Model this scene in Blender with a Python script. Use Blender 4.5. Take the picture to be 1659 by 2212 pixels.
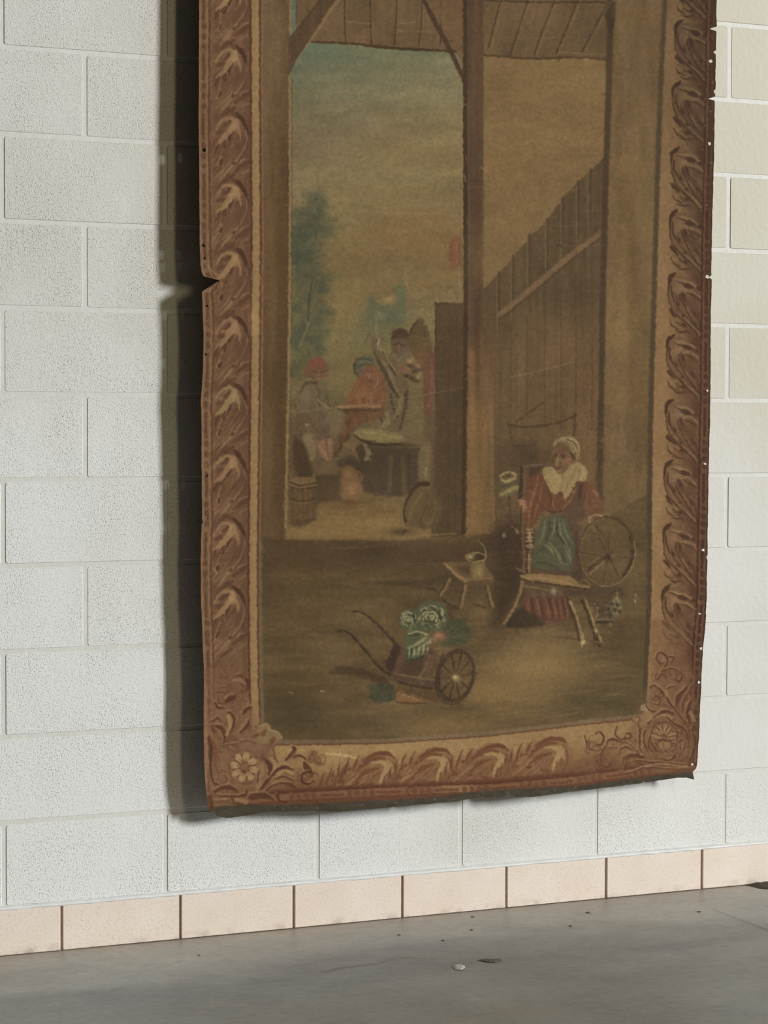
import bpy, bmesh, math, random
import numpy as np
from mathutils import Matrix, Vector

# ------------------------------------------------------------------ scene, camera, world, lights
for o in list(bpy.data.objects):
    bpy.data.objects.remove(o)
scn = bpy.context.scene
COL = scn.collection
F_PX, W_PX, H_PX = 5179.5, 1659.0, 2212.0
CAM = np.array([-1.6383, -5.4816, 1.2537])
RCV = np.array([[0.90130613, -0.43317434, 0.00269483],
                [-0.01275815, -0.03276316, -0.99938171],
                [0.4329948, 0.90071448, -0.03505614]])     # rows: right, down, forward
cd = bpy.data.cameras.new('camera'); co = bpy.data.objects.new('camera', cd); COL.objects.link(co)
cd.sensor_fit = 'HORIZONTAL'; cd.sensor_width = 36.0; cd.lens = 36.0 * F_PX / W_PX
cd.clip_start = 0.05; cd.clip_end = 200
M = Matrix.Identity(4)
for i in range(3):
    M[i][0] = RCV[0][i]; M[i][1] = -RCV[1][i]; M[i][2] = -RCV[2][i]; M[i][3] = CAM[i]
co.matrix_world = M
scn.camera = co

world = bpy.data.worlds.new('world'); scn.world = world; world.use_nodes = True
bg = world.node_tree.nodes['Background']
bg.inputs[0].default_value = (1.0, 0.86, 0.66, 1); bg.inputs[1].default_value = 0.012

def area(name, loc, target, sx, sy, power, color):
    l = bpy.data.lights.new(name, 'AREA'); l.shape = 'RECTANGLE'; l.size = sx; l.size_y = sy
    l.energy = power; l.color = color
    o = bpy.data.objects.new(name, l); COL.objects.link(o); o.location = loc
    o.rotation_euler = (Vector(target) - Vector(loc)).to_track_quat('-Z', 'Y').to_euler()
    return o
# high opening far to the right (cool daylight), a nearer unseen warm lamp, and an added overhead fill to brighten the floor
area('door_daylight', (34.9, -29.0, 10.5), (0.45, 0, 1.2), 4.6, 9.0, 19600, (0.968, 0.988, 1.0))
area('warm_lamp', (3.25, -5.3, 3.0), (0.45, 0, 1.2), 0.60, 1.6, 40, (1.0, 0.83, 0.48))
area('floor_fill', (9.0, -5.0, 11.0), (0.8, -.6, 0), 3.0, 3.0, 150, (0.97, 0.99, 1.0))

scn.view_settings.view_transform = 'Standard'; scn.view_settings.look = 'None'
scn.view_settings.exposure = 0.0; scn.view_settings.gamma = 1.0
scn.view_settings.use_curve_mapping = False

# ------------------------------------------------------------------ helpers
rng = random.Random(7)
def tag(o, label=None, cat=None, group=None, kind=None):
    if label: o['label'] = label
    if cat: o['category'] = cat
    if group: o['group'] = group
    if kind: o['kind'] = kind
    return o
def link(name, me, mat=None, parent=None, loc=(0, 0, 0)):
    o = bpy.data.objects.new(name, me); COL.objects.link(o)
    if mat and not me.materials: me.materials.append(mat)
    o.parent = parent; o.location = loc
    return o
def empty(name, loc=(0, 0, 0)):
    o = bpy.data.objects.new(name, None); COL.objects.link(o); o.location = loc; o.empty_display_size = .1
    return o
def mesh_pd(name, v, f, smooth=False):
    me = bpy.data.meshes.new(name); me.from_pydata(v, [], f); me.update()
    if smooth:
        me.polygons.foreach_set('use_smooth', [True] * len(me.polygons))
    return me
def box_me(name, sx, sy, sz, bev=0.0):
    bm = bmesh.new(); bmesh.ops.create_cube(bm, size=1)
    bmesh.ops.scale(bm, vec=(sx, sy, sz), verts=bm.verts)
    if bev: bmesh.ops.bevel(bm, geom=bm.edges[:], offset=bev, segments=2, affect='EDGES')
    me = bpy.data.meshes.new(name); bm.to_mesh(me); bm.free(); return me
def ray(px, py):
    a, b = np.asarray(px, float) - W_PX / 2, np.asarray(py, float) - H_PX / 2
    return [RCV[0][i] * a + RCV[1][i] * b + RCV[2][i] * F_PX for i in range(3)]
def at_y(px, py, y):
    d = ray(px, py); t = (y - CAM[1]) / d[1]; return CAM[0] + t * d[0], CAM[2] + t * d[2]
def at_floor(px, py, z=0.0):
    d = ray(np.array(px, float), np.array(py, float)); t = (z - CAM[2]) / d[2]
    return float(CAM[0] + t * d[0]), float(CAM[1] + t * d[1])
def lin(c):
    c = np.clip(np.asarray(c, float) / 255.0, 0, 1)
    return np.where(c <= 0.04045, c / 12.92, ((c + 0.055) / 1.055) ** 2.4)
def lin4(c): return tuple(lin(c)) + (1.0,)

class NT:
    def __init__(s, name):
        s.m = bpy.data.materials.new(name); s.m.use_nodes = True
        s.t = s.m.node_tree; s.b = s.t.nodes['Principled BSDF']
    def n(s, kind, **kw):
        nd = s.t.nodes.new(kind)
        for k, v in kw.items():
            if k.startswith('i_'):
                nd.inputs[k[2:].replace('_', ' ')].default_value = v
            else: setattr(nd, k, v)
        return nd
    def l(s, a, b): s.t.links.new(a, b)
    def noise(s, vec, scale, detail=3, rough=.55):
        nd = s.n('ShaderNodeTexNoise'); nd.inputs['Scale'].default_value = scale
        nd.inputs['Detail'].default_value = detail; nd.inputs['Roughness'].default_value = rough
        if vec is not None: s.l(vec, nd.inputs['Vector'])
        return nd.outputs['Fac']
    def ramp(s, fac, stops):
        nd = s.n('ShaderNodeValToRGB'); e = nd.color_ramp.elements
        while len(e) < len(stops): e.new(.5)
        for k, (p, c) in enumerate(stops):
            e[k].position = p; e[k].color = c if len(c) == 4 else tuple(c) + (1,)
        s.l(fac, nd.inputs['Fac']); return nd.outputs['Color']
    def mix(s, mode, fac, a, b):
        nd = s.n('ShaderNodeMix', data_type='RGBA', blend_type=mode)
        for k, v in ((0, fac), (6, a), (7, b)):
            if hasattr(v, 'is_linked'): s.l(v, nd.inputs[k])
            elif k == 0: nd.inputs[0].default_value = v
            else: nd.inputs[k].default_value = v
        return nd.outputs[2]
    def math(s, op, a, b=None, clamp=False):
        nd = s.n('ShaderNodeMath', operation=op, use_clamp=clamp)
        for k, v in ((0, a), (1, b)):
            if v is None: continue
            if hasattr(v, 'is_linked'): s.l(v, nd.inputs[k])
            else: nd.inputs[k].default_value = v
        return nd.outputs[0]
    def mapr(s, v, a, b, c=0., d=1.):
        nd = s.n('ShaderNodeMapRange'); s.l(v, nd.inputs[0])
        for k, x in enumerate((a, b, c, d)): nd.inputs[k + 1].default_value = x
        return nd.outputs[0]
    def bump(s, h, strength, dist):
        nd = s.n('ShaderNodeBump'); s.l(h, nd.inputs['Height'])
        if hasattr(strength, 'is_linked'): s.l(strength, nd.inputs['Strength'])
        else: nd.inputs['Strength'].default_value = strength
        nd.inputs['Distance'].default_value = dist
        s.l(nd.outputs[0], s.b.inputs['Normal']); return nd
def world_pos(t):
    return t.n('ShaderNodeNewGeometry').outputs['Position']

# ------------------------------------------------------------------ materials of the shell
def mat_paint():
    t = NT('painted_block'); p = world_pos(t)
    sep = t.n('ShaderNodeSeparateXYZ'); t.l(p, sep.inputs[0])
    pits = t.noise(p, 270, 2, .62)
    big = t.noise(p, 5, 3, .6)
    # where the roller filled the pores: the wall gets smoother to the right, the bottom course stays open-pored
    fill = t.mapr(sep.outputs['X'], .55, 1.7, 1.0, .10)
    low = t.mapr(sep.outputs['Z'], .36, .22, 0.0, .9)
    k = t.math('MAXIMUM', fill, low)
    k = t.math('MULTIPLY', k, t.mapr(big, .3, .62, .35, 1.0))
    spk = t.ramp(pits, [(.0, (.22, .22, .21)), (.345, (.45, .45, .44)), (.455, (1, 1, 1))])  # pits coloured darker than the paint around them
    # random tone plus painted light falloff: whiter low down, creamier high and to the right
    falloff = t.math('ADD', t.noise(p, 1.3, 3), t.math('ADD', t.mapr(sep.outputs['X'], .2, 2.2, -.1, .25), t.mapr(sep.outputs['Z'], .2, 1.5, -.42, .1)))
    tone = t.ramp(falloff, [(.22, lin4((240, 241, 239))), (.52, lin4((226, 224, 217))), (.85, lin4((213, 208, 189)))])
    speckled = t.mix('MULTIPLY', k, tone, spk)
    t.l(speckled, t.b.inputs['Base Color']); t.b.inputs['Roughness'].default_value = .55
    h = t.math('ADD', t.math('MULTIPLY', pits, k), t.math('MULTIPLY', t.noise(p, 60, 3), .5))
    t.bump(h, .8, .0018)
    return t.m
def mat_mortar():
    t = NT('painted_mortar'); p = world_pos(t)
    c = t.ramp(t.noise(p, 30, 3), [(.3, lin4((222, 221, 214))), (.7, lin4((232, 231, 226)))])
    t.l(c, t.b.inputs['Base Color']); t.b.inputs['Roughness'].default_value = .5
    t.bump(t.noise(p, 90, 3), .4, .0015); return t.m
def mat_tile():
    t = NT('beige_tile'); p = world_pos(t)
    fine = t.noise(p, 300, 3, .6)
    c = t.ramp(t.noise(p, 9, 4), [(.3, lin4((242, 225, 209))), (.7, lin4((248, 235, 223)))])
    sp = t.ramp(fine, [(.30, (.72, .69, .66)), (.46, (1, 1, 1)), (.7, (1.0, 1.0, 1.0))])
    c = t.mix('MULTIPLY', .9, c, sp)
    sep = t.n('ShaderNodeSeparateXYZ'); t.l(p, sep.inputs[0])
    grime = t.math('MULTIPLY', t.mapr(sep.outputs['Z'], .022, .0, 0, 1), t.mapr(t.noise(p, 26, 4), .48, .85))
    c = t.mix('MIX', grime, c, lin4((142, 118, 98)))
    t.l(c, t.b.inputs['Base Color']); t.b.inputs['Roughness'].default_value = .45
    t.bump(fine, .3, .0008); return t.m
def mat_flat(name, c, rough=.7, var=.12, scale=60):
    t = NT(name); p = world_pos(t); a = np.array(lin(c))
    col = t.ramp(t.noise(p, scale, 3), [(.3, tuple(a * (1 - var)) + (1,)), (.7, tuple(np.minimum(a * (1 + var), 1)) + (1,))])
    t.l(col, t.b.inputs['Base Color']); t.b.inputs['Roughness'].default_value = rough
    t.bump(t.noise(p, scale * 3, 3), .3, .001); return t.m
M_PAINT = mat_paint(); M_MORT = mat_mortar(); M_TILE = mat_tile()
M_GROUT = mat_flat('dark_grout', (182, 164, 153)); M_CAULK = mat_flat('white_caulk', (236, 238, 237), .4, .04)

# ------------------------------------------------------------------ wall of painted concrete blocks
BW, CH, Z0 = 0.4064, 0.2032, 0.112
XW0, XW1, NC = -1.5 * BW * 2, 9 * BW, 14
wall = mesh_pd('wall_back', [(x, y, z) for x in (XW0, XW1) for y in (0.0014, .2) for z in (0, Z0 + NC * CH)],
               [(0, 1, 3, 2), (4, 6, 7, 5), (0, 4, 5, 1), (2, 3, 7, 6), (0, 2, 6, 4), (1, 5, 7, 3)])
wall = tag(link('wall_back', wall, M_MORT), 'white painted concrete block wall behind the canvas', None, None, 'structure')
def block_mesh(name, w, h, d=.05, r=.007, ch=.0026):
    ring = []
    for cx, cz, a0 in ((w/2-r, h/2-r, 0), (-w/2+r, h/2-r, 90), (-w/2+r, -h/2+r, 180), (w/2-r, -h/2+r, 270)):
        for k in range(3):
            a = math.radians(a0 + 45 * k); ring.append((cx, cz, math.cos(a), math.sin(a)))
    n = len(ring); v = []
    v += [(x + (r - ch) * c, 0, z + (r - ch) * s) for x, z, c, s in ring]
    v += [(x + r * c, ch, z + r * s) for x, z, c, s in ring]
    v += [(x + r * c, d, z + r * s) for x, z, c, s in ring]
    f = [tuple(range(n))]
    for a in (0, n):
        f += [(a + i, a + n + i, a + n + (i + 1) % n, a + (i + 1) % n) for i in range(n)]
    return mesh_pd(name, v, f)
GAP = .0085
ME_BLOCK = block_mesh('block', BW - GAP, CH - GAP)
ME_HALF = block_mesh('block_half', BW / 2 - GAP, CH - GAP)
ME_LONG = block_mesh('block_long', 2 * BW - GAP, CH - GAP)
for r in range(NC):
    off = 0.0 if r % 2 == 0 else .5
    i0 = -3
    for i in range(i0, 9):
        x = (i + off + .5) * BW
        if x + BW / 2 > XW1 + .01:
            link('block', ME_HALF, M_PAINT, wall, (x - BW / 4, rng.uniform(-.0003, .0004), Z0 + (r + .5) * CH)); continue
        if r == 1 and i in (-1, 0):       # here the joint has been filled flush and painted over
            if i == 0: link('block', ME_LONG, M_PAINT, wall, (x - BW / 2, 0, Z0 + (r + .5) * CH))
            continue
        if i == i0 and off:
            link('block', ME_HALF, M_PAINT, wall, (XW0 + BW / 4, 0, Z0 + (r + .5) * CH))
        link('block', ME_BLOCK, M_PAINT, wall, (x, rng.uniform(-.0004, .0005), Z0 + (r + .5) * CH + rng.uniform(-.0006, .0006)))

# tiled base with dark joints and a bead of white caulk along its top
base = mesh_pd('baseboard_back', [(x, y, z) for x in (XW0, XW1) for y in (-.0015, .002) for z in (0, Z0 - .001)],
               [(0, 1, 3, 2), (4, 6, 7, 5), (0, 4, 5, 1), (2, 3, 7, 6), (0, 2, 6, 4), (1, 5, 7, 3)])
base = tag(link('baseboard_back', base, M_GROUT), 'beige tiled base with dark joints along the foot of the wall', None, None, 'structure')
TP = .3029; TX0 = .140
ME_TILE = block_mesh('tile', TP - .0072, Z0 - .004, .0045, .0015, .0012)
k = math.ceil((XW0 - TX0) / TP)
while TX0 + (k + 1) * TP < XW1:
    link('tile', ME_TILE, M_TILE, base, (TX0 + (k + .5) * TP, -.0060 + rng.uniform(-.0004, .0004), (Z0 - .004) / 2 + .0008)); k += 1
prof = [(.001, -.0045), (-.006, -.0038), (-.0072, -.001), (-.0060, .0022), (-.002, .0040), (.001, .0042)]
v = []; f = []
NS = 240
for i in range(NS + 1):
    x = XW0 + (XW1 - XW0) * i / NS; j = rng.uniform(.85, 1.2); dz = rng.uniform(-.0006, .0006)
    v += [(x, y * j if y < 0 else y, Z0 + z * j + dz) for y, z in prof]
m = len(prof)
for i in range(NS):
    f += [(i*m+q, (i+1)*m+q, (i+1)*m+q+1, i*m+q+1) for q in range(m-1)]
tag(link('trim_1', mesh_pd('trim_1', v, f, True), M_CAULK), 'thin white caulk bead between block wall and tiled base', None, None, 'structure')

# ------------------------------------------------------------------ numpy painter
class Painter:
    def __init__(s, x0, y0, w, h, base):
        s.x0, s.y0, s.w, s.h = x0, y0, w, h
        s.a = np.empty((h, w, 3), np.float32); s.a[:] = base
    def win(s, xa, ya, xb, yb):
        i0 = max(0, int(math.floor(xa - s.x0))); i1 = min(s.w, int(math.ceil(xb - s.x0)) + 1)
        j0 = max(0, int(math.floor(ya - s.y0))); j1 = min(s.h, int(math.ceil(yb - s.y0)) + 1)
        if i1 <= i0 or j1 <= j0: return None
        X, Y = np.meshgrid(np.arange(i0, i1, dtype=np.float32) + s.x0, np.arange(j0, j1, dtype=np.float32) + s.y0)
        return slice(j0, j1), slice(i0, i1), X, Y
    def put(s, js, is_, cov, col, X=None, Y=None):
        c = col(X, Y) if callable(col) else np.asarray(col, np.float32)
        s.a[js, is_] += cov[..., None] * (c - s.a[js, is_])
    def stroke(s, pts, w, col, a=1.0, soft=1.6, smooth=True, taper=None):
        pts = np.asarray(pts, float); n = len(pts)
        ws = np.full(n, float(w)) if np.isscalar(w) else np.asarray(w, float)
        if len(ws) != n: ws = np.interp(np.linspace(0, 1, n), np.linspace(0, 1, len(ws)), ws)
        if smooth and n > 2: pts, ws = catmull(pts, ws)
        if taper: ws = ws * np.interp(np.linspace(0, 1, len(ws)), [0, .5, 1], [taper[0], 1, taper[1]])
        mg = ws.max() / 2 + soft + 1
        wn = s.win(pts[:, 0].min() - mg, pts[:, 1].min() - mg, pts[:, 0].max() + mg, pts[:, 1].max() + mg)
        if wn is None: return
        js, is_, X, Y = wn; cov = np.zeros(X.shape, np.float32); ox, oy = X[0, 0], Y[0, 0]
        for k in range(len(pts) - 1):
            p, q = pts[k], pts[k + 1]; d = q - p; L = d @ d + 1e-9
            i0 = max(0, int(min(p[0], q[0]) - mg - ox)); i1 = int(max(p[0], q[0]) + mg - ox) + 2
            j0 = max(0, int(min(p[1], q[1]) - mg - oy)); j1 = int(max(p[1], q[1]) + mg - oy) + 2
            if i1 <= 0 or j1 <= 0: continue
            x = X[j0:j1, i0:i1]; y = Y[j0:j1, i0:i1]
            if x.size == 0: continue
            tt = np.clip(((x - p[0]) * d[0] + (y - p[1]) * d[1]) / L, 0, 1)
            dist = np.hypot(x - p[0] - tt * d[0], y - p[1] - tt * d[1])
            ww = ws[k] + (ws[k + 1] - ws[k]) * tt
            c = np.clip((ww / 2 - dist) / soft + .5, 0, 1)
            np.maximum(cov[j0:j1, i0:i1], c, out=cov[j0:j1, i0:i1])
        s.put(js, is_, cov * a, col, X, Y)
    def poly(s, pts, col, a=1.0, soft=1.6, smooth=False):
        pts = np.asarray(pts, float)
        if smooth: pts, _ = catmull(pts, np.ones(len(pts)), closed=True)
        mg = soft + 1
        wn = s.win(pts[:, 0].min() - mg, pts[:, 1].min() - mg, pts[:, 0].max() + mg, pts[:, 1].max() + mg)
        if wn is None: return
        js, is_, X, Y = wn; ins = np.zeros(X.shape, bool); dm = np.full(X.shape, 1e6, np.float32)
        for k in range(len(pts)):
            p, q = pts[k], pts[(k + 1) % len(pts)]; d = q - p; L = d @ d + 1e-9
            if abs(d[1]) > 1e-9:
                cr = ((p[1] > Y) != (q[1] > Y)) & (X < d[0] * (Y - p[1]) / d[1] + p[0]); ins ^= cr
            tt = np.clip(((X - p[0]) * d[0] + (Y - p[1]) * d[1]) / L, 0, 1)
            np.minimum(dm, np.hypot(X - p[0] - tt * d[0], Y - p[1] - tt * d[1]), out=dm)
        cov = np.clip(np.where(ins, dm, -dm) / soft + .5, 0, 1)
        s.put(js, is_, cov * a, col, X, Y)
    def ell(s, cx, cy, rx, ry, col, a=1.0, soft=1.6, rot=0.):
        R = max(rx, ry) + soft + 1; wn = s.win(cx - R, cy - R, cx + R, cy + R)
        if wn is None: return
        js, is_, X, Y = wn; c, n = math.cos(math.radians(rot)), math.sin(math.radians(rot))
        u = ((X - cx) * c + (Y - cy) * n) / rx; v_ = (-(X - cx) * n + (Y - cy) * c) / ry
        d = (1 - np.hypot(u, v_)) * min(rx, ry)
        s.put(js, is_, np.clip(d / soft + .5, 0, 1) * a, col, X, Y)
    def ring(s, cx, cy, rx, ry, w, col, a=1.0, soft=1.6, rot=0., a0=0, a1=360):
        c, n = math.cos(math.radians(rot)), math.sin(math.radians(rot)); p = []
        N = max(8, int(abs(a1 - a0) / 12))
        for k in range(N + 1):
            t = math.radians(a0 + (a1 - a0) * k / N); x, y = rx * math.cos(t), ry * math.sin(t)
            p.append((cx + x * c - y * n, cy + x * n + y * c))
        s.stroke(p, w, col, a, soft, smooth=False)
    def blob(s, cx, cy, rx, ry, col, a=1.0, rot=0.):
        R = max(rx, ry) * 2.6; wn = s.win(cx - R, cy - R, cx + R, cy + R)
        if wn is None: return
        js, is_, X, Y = wn; c, n = math.cos(math.radians(rot)), math.sin(math.radians(rot))
        u = ((X - cx) * c + (Y - cy) * n) / rx; v_ = (-(X - cx) * n + (Y - cy) * c) / ry
        s.put(js, is_, np.exp(-(u * u + v_ * v_)) * a, col, X, Y)
    def spiral(s, cx, cy, r0, r1, a0, turns, w, col, a=1.0, soft=1.5, sq=1.0):
        N = max(10, int(abs(turns) * 26)); p = []
        for k in range(N + 1):
            t = k / N; r = r0 + (r1 - r0) * t; an = math.radians(a0) + turns * 2 * math.pi * t
            p.append((cx + r * math.cos(an), cy + sq * r * math.sin(an)))
        s.stroke(p, w, col, a, soft, smooth=False)
def catmull(pts, ws, closed=False, sub=6):
    n = len(pts); out = []; wo = []
    rngk = range(n) if closed else range(n - 1)
    for k in rngk:
        if closed: p0, p1, p2, p3 = (pts[(k + j - 1) % n] for j in range(4)); w1, w2 = ws[k], ws[(k + 1) % n]
        else:
            p1, p2 = pts[k], pts[k + 1]; p0 = pts[k - 1] if k else 2 * p1 - p2
            p3 = pts[k + 2] if k + 2 < n else 2 * p2 - p1; w1, w2 = ws[k], ws[k + 1]
        for j in range(sub):
            t = j / sub
            out.append(.5 * (2 * p1 + (p2 - p0) * t + (2 * p0 - 5 * p1 + 4 * p2 - p3) * t * t + (3 * p1 - p0 - 3 * p2 + p3) * t ** 3))
            wo.append(w1 + (w2 - w1) * t)
    if not closed: out.append(pts[-1]); wo.append(ws[-1])
    return np.array(out), np.array(wo)
def vnoise(X, Y, sx, sy, seed):
    r = np.random.RandomState(seed); g = r.rand(64, 64).astype(np.float32)
    u = np.asarray(X) / sx; v_ = np.asarray(Y) / sy
    i = np.floor(u).astype(int); j = np.floor(v_).astype(int); fu = u - i; fv = v_ - j
    fu = fu * fu * (3 - 2 * fu); fv = fv * fv * (3 - 2 * fv)
    i0, i1, j0, j1 = i % 64, (i + 1) % 64, j % 64, (j + 1) % 64
    return (g[j0, i0] * (1 - fu) + g[j0, i1] * fu) * (1 - fv) + (g[j1, i0] * (1 - fu) + g[j1, i1] * fu) * fv
def fbm(X, Y, sx, sy, seed, o=4):
    t = 0; a = 1; tot = 0
    for k in range(o):
        t = t + a * vnoise(X, Y, sx / 2 ** k, sy / 2 ** k, seed + k); tot += a; a *= .55
    return t / tot
# ------------------------------------------------------------------ the painted picture (pigment only), drawn as flat print
def Zf(x0, y0, s):
    return lambda *p: [(x0 + p[i] / s, y0 + p[i + 1] / s) for i in range(0, len(p), 2)]
def yline(tab):
    t = np.array(tab, float); return lambda y: np.interp(y, t[:, 0], t[:, 1])
LEFT = yline([(-470, 431), (0, 432), (150, 431.5), (250, 430.5), (400, 431.5), (520, 432), (570, 433.5), (588, 436), (597, 440),
              (606, 475), (616, 457), (630, 436), (650, 438), (720, 440), (800, 439), (870, 435), (900, 436), (1000, 437), (1100, 438),
              (1124, 438.5), (1128, 441), (1132, 437.5), (1200, 436), (1300, 437), (1400, 441), (1450, 443), (1550, 442), (1650, 443),
              (1700, 446), (1745, 452), (1760, 456), (1800, 457)])
RIGHT = yline([(-470, 1557), (0, 1549), (30, 1547), (57, 1549), (62, 1532), (67, 1548), (108, 1548), (112, 1541), (117, 1547), (192, 1547),
               (196, 1543), (205, 1546.5), (209, 1545), (213, 1530), (217, 1545), (300, 1545), (400, 1542), (500, 1539), (595, 1537),
               (599, 1530), (603, 1537.5), (700, 1535), (800, 1534), (900, 1533), (1000, 1530), (1100, 1529), (1200, 1528), (1203, 1525.5),
               (1210, 1528), (1300, 1527), (1350, 1525), (1400, 1520), (1500, 1516), (1540, 1514), (1600, 1512), (1650, 1508.5), (1660, 1507),
               (1668, 1499), (1674, 1500), (1684, 1502), (1800, 1503)])
BOT = yline([(430, 1757), (452, 1757), (457, 1752), (460, 1764), (480, 1768), (500, 1767), (529, 1763), (560, 1756), (583, 1754), (645, 1753.8),
             (700, 1753), (753, 1752), (800, 1747), (862, 1741), (920, 1737), (981, 1732), (1040, 1722), (1079, 1723), (1090, 1720), (1097, 1711),
             (1099, 1711), (1106, 1719), (1115, 1722), (1149, 1721), (1200, 1715), (1240, 1710), (1300, 1703), (1348, 1698), (1421, 1689),
             (1470, 1680), (1489, 1680), (1501, 1684), (1560, 1684)])
HEM = yline([(430, 1748), (452, 1748), (500, 1741), (645, 1739), (789, 1730), (934, 1723), (1006, 1714), (1059, 1707), (1240, 1699),
             (1384, 1681), (1493, 1667), (1560, 1662)])
BEADTOP = yline([(430, 1722), (500, 1718), (623, 1712), (825, 1699.5), (1006, 1694), (1059, 1692), (1240, 1676), (1348, 1661.5), (1493, 1652), (1560, 1648)])
INNERB = yline([(560, 1611), (619, 1609), (825, 1605.5), (1006, 1593), (1059, 1589), (1240, 1567.5), (1366, 1555), (1430, 1549)])
BORDL = yline([(-470, 541), (0, 541), (300, 541), (500, 541.6), (700, 540), (1000, 538), (1200, 537), (1400, 539), (1500, 541), (1600, 545)])
INNERL = yline([(-470, 566), (0, 566), (300, 565), (500, 566), (700, 566), (1000, 561), (1200, 560), (1400, 561), (1540, 565), (1620, 566)])
DARKR = yline([(-470, 1460), (0, 1440), (180, 1432), (380, 1425), (500, 1421), (700, 1414), (900, 1408), (1100, 1406), (1300, 1407), (1450, 1400), (1560, 1397)])

def paint_canvas():
    P = Painter(415, -470, 1150, 2270, (112, 86, 58))
    R = random.Random(3)
    DK, MD, LT = (82, 54, 36), (112, 82, 58), (152, 122, 84)
    allX, allY = np.meshgrid(np.arange(P.w, dtype=np.float32) + P.x0, np.arange(P.h, dtype=np.float32) + P.y0)
    def hline(x0, x1, fn, w, col, a=1, soft=1.6, step=20):
        xs = np.arange(x0, x1 + step, step); P.stroke([(x, float(fn(x))) for x in xs], w, col, a, soft, smooth=False)
    def vline(y0, y1, fn, w, col, a=1, soft=1.6, step=25, dx=0):
        ys = np.arange(y0, y1 + step, step); P.stroke([(float(fn(y)) + dx, y) for y in ys], w, col, a, soft, smooth=False)
    L = lambda *p: [(p[i], p[i + 1]) for i in range(0, len(p), 2)]

    # ---- sky seen through the barn opening
    ys = [60, 110, 170, 240, 320, 400, 480, 560, 640, 720, 800, 900, 1000]
    sl = np.array([(92, 112, 94), (94, 112, 93), (104, 108, 86), (114, 108, 82), (119, 104, 76), (127, 112, 80), (126, 108, 74), (116, 98, 64), (120, 100, 66), (118, 106, 68), (110, 98, 64), (104, 92, 60), (104, 84, 56)], float)
    sr = np.array([(112, 114, 88), (116, 116, 88), (118, 114, 84), (122, 112, 80), (128, 110, 76), (126, 110, 75), (126, 104, 70), (118, 96, 62), (118, 100, 66), (120, 108, 72), (112, 98, 64), (104, 88, 58), (104, 84, 56)], float)
    def sky(X, Y):
        t = np.clip((X - 630) / 370, 0, 1)[..., None]
        n = (fbm(X, Y, 120, 34, 11) - .5)[..., None] * np.array([18, 22, 22]) + (fbm(X, Y, 70, 16, 19) - .5)[..., None] * np.array([16, 9, 2])
        a = np.stack([np.interp(Y, ys, sl[:, k]) for k in range(3)], -1); b = np.stack([np.interp(Y, ys, sr[:, k]) for k in range(3)], -1)
        return a + (b - a) * t + n
    P.poly(L(622, -20, 1004, -20, 1004, 1165, 622, 1165), sky)
    for cx, cy, rx, ry, c, a in ((900, 520, 90, 30, (134, 98, 62), .5), (930, 470, 70, 14, (136, 104, 68), .5), (720, 440, 60, 40, (134, 120, 84), .45),
                                 (660, 300, 60, 30, (110, 98, 76), .4), (760, 640, 60, 50, (132, 108, 66), .5), (850, 330, 120, 20, (134, 120, 82), .35)):
        P.blob(cx, cy, rx, ry, c, a)
    # distant blue-green town and church spire
    Z = Zf(600, 380, 3.95)
    G = (86, 94, 72)
    P.blob(830, 690, 55, 40, (88, 96, 70), .75); P.blob(800, 730, 60, 28, (98, 98, 64), .6)
    P.poly(Z(740, 1250, 760, 1050, 800, 1010, 830, 1060, 840, 1100, 990, 1110, 1000, 1250), G, .75, 9)
    P.poly(Z(990, 1250, 1000, 1000, 975, 985, 1000, 950, 1040, 920, 1090, 985, 1080, 1250), (88, 100, 74), .8, 6)
    P.stroke(Z(1078, 790, 1088, 870, 1100, 960), [1, 2.5, 4], (134, 120, 84), .7); P.stroke(Z(1062, 790, 1045, 930), [1, 7], (96, 98, 72), .6, 3)
    P.blob(*Z(945, 1060)[0], 13, 9, (146, 122, 80), .9); P.blob(*Z(860, 1190)[0], 14, 8, (120, 116, 86), .7)
    P.blob(*Z(1180, 1010)[0], 14, 10, (128, 116, 84), .5)
    # big tree on the left
    for q in range(240):
        t = R.random(); cx, cy, sx = R.choice([(676, 450, 22), (655, 500, 22), (690, 470, 24), (650, 560, 20), (672, 600, 30), (665, 650, 34), (655, 700, 34), (660, 745, 36), (650, 780, 30), (645, 540, 16)])
        x = max(630, cx + R.gauss(0, sx * .7)); y = cy + R.gauss(0, 24)
        c = R.choice([(70, 78, 60), (62, 76, 64), (74, 84, 64), (82, 88, 62), (60, 70, 60)])
        P.blob(x, y, R.uniform(6, 14), R.uniform(5, 11), c, R.uniform(.25, .55))
    P.poly(L(631, 800, 631, 500, 645, 470, 672, 415, 690, 410, 706, 430, 708, 500, 700, 560, 712, 620, 716, 690, 700, 740, 690, 780, 655, 800), (68, 76, 58), .42, 22)
    for q in range(120):
        x = R.gauss(735, 26); y = R.gauss(490, 32)
        if R.random() < .45: x, y = R.gauss(722, 14), R.gauss(620, 40)
        P.blob(x, y, R.uniform(3, 8), R.uniform(3, 6), R.choice([(98, 94, 58), (104, 98, 56), (126, 106, 58), (92, 88, 56)]), R.uniform(.2, .5))
    for q in range(170):
        x = max(632, R.gauss(668, 26)); y = R.uniform(420, 790)
        P.blob(x, y, R.uniform(1.5, 3.5), R.uniform(1.5, 3), R.choice([(54, 64, 50), (96, 102, 78), (84, 94, 72), (58, 66, 54)]), .5)
    P.stroke(Z(290, 880, 262, 1060, 255, 1240), [4, 5, 3], (60, 62, 44), .7); P.stroke(Z(270, 1240, 200, 1410, 160, 1490), [4, 3.5, 1.5], (122, 114, 84), .75)
    P.stroke(Z(225, 1240, 250, 1255), 3, (122, 114, 84), .6)
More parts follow.
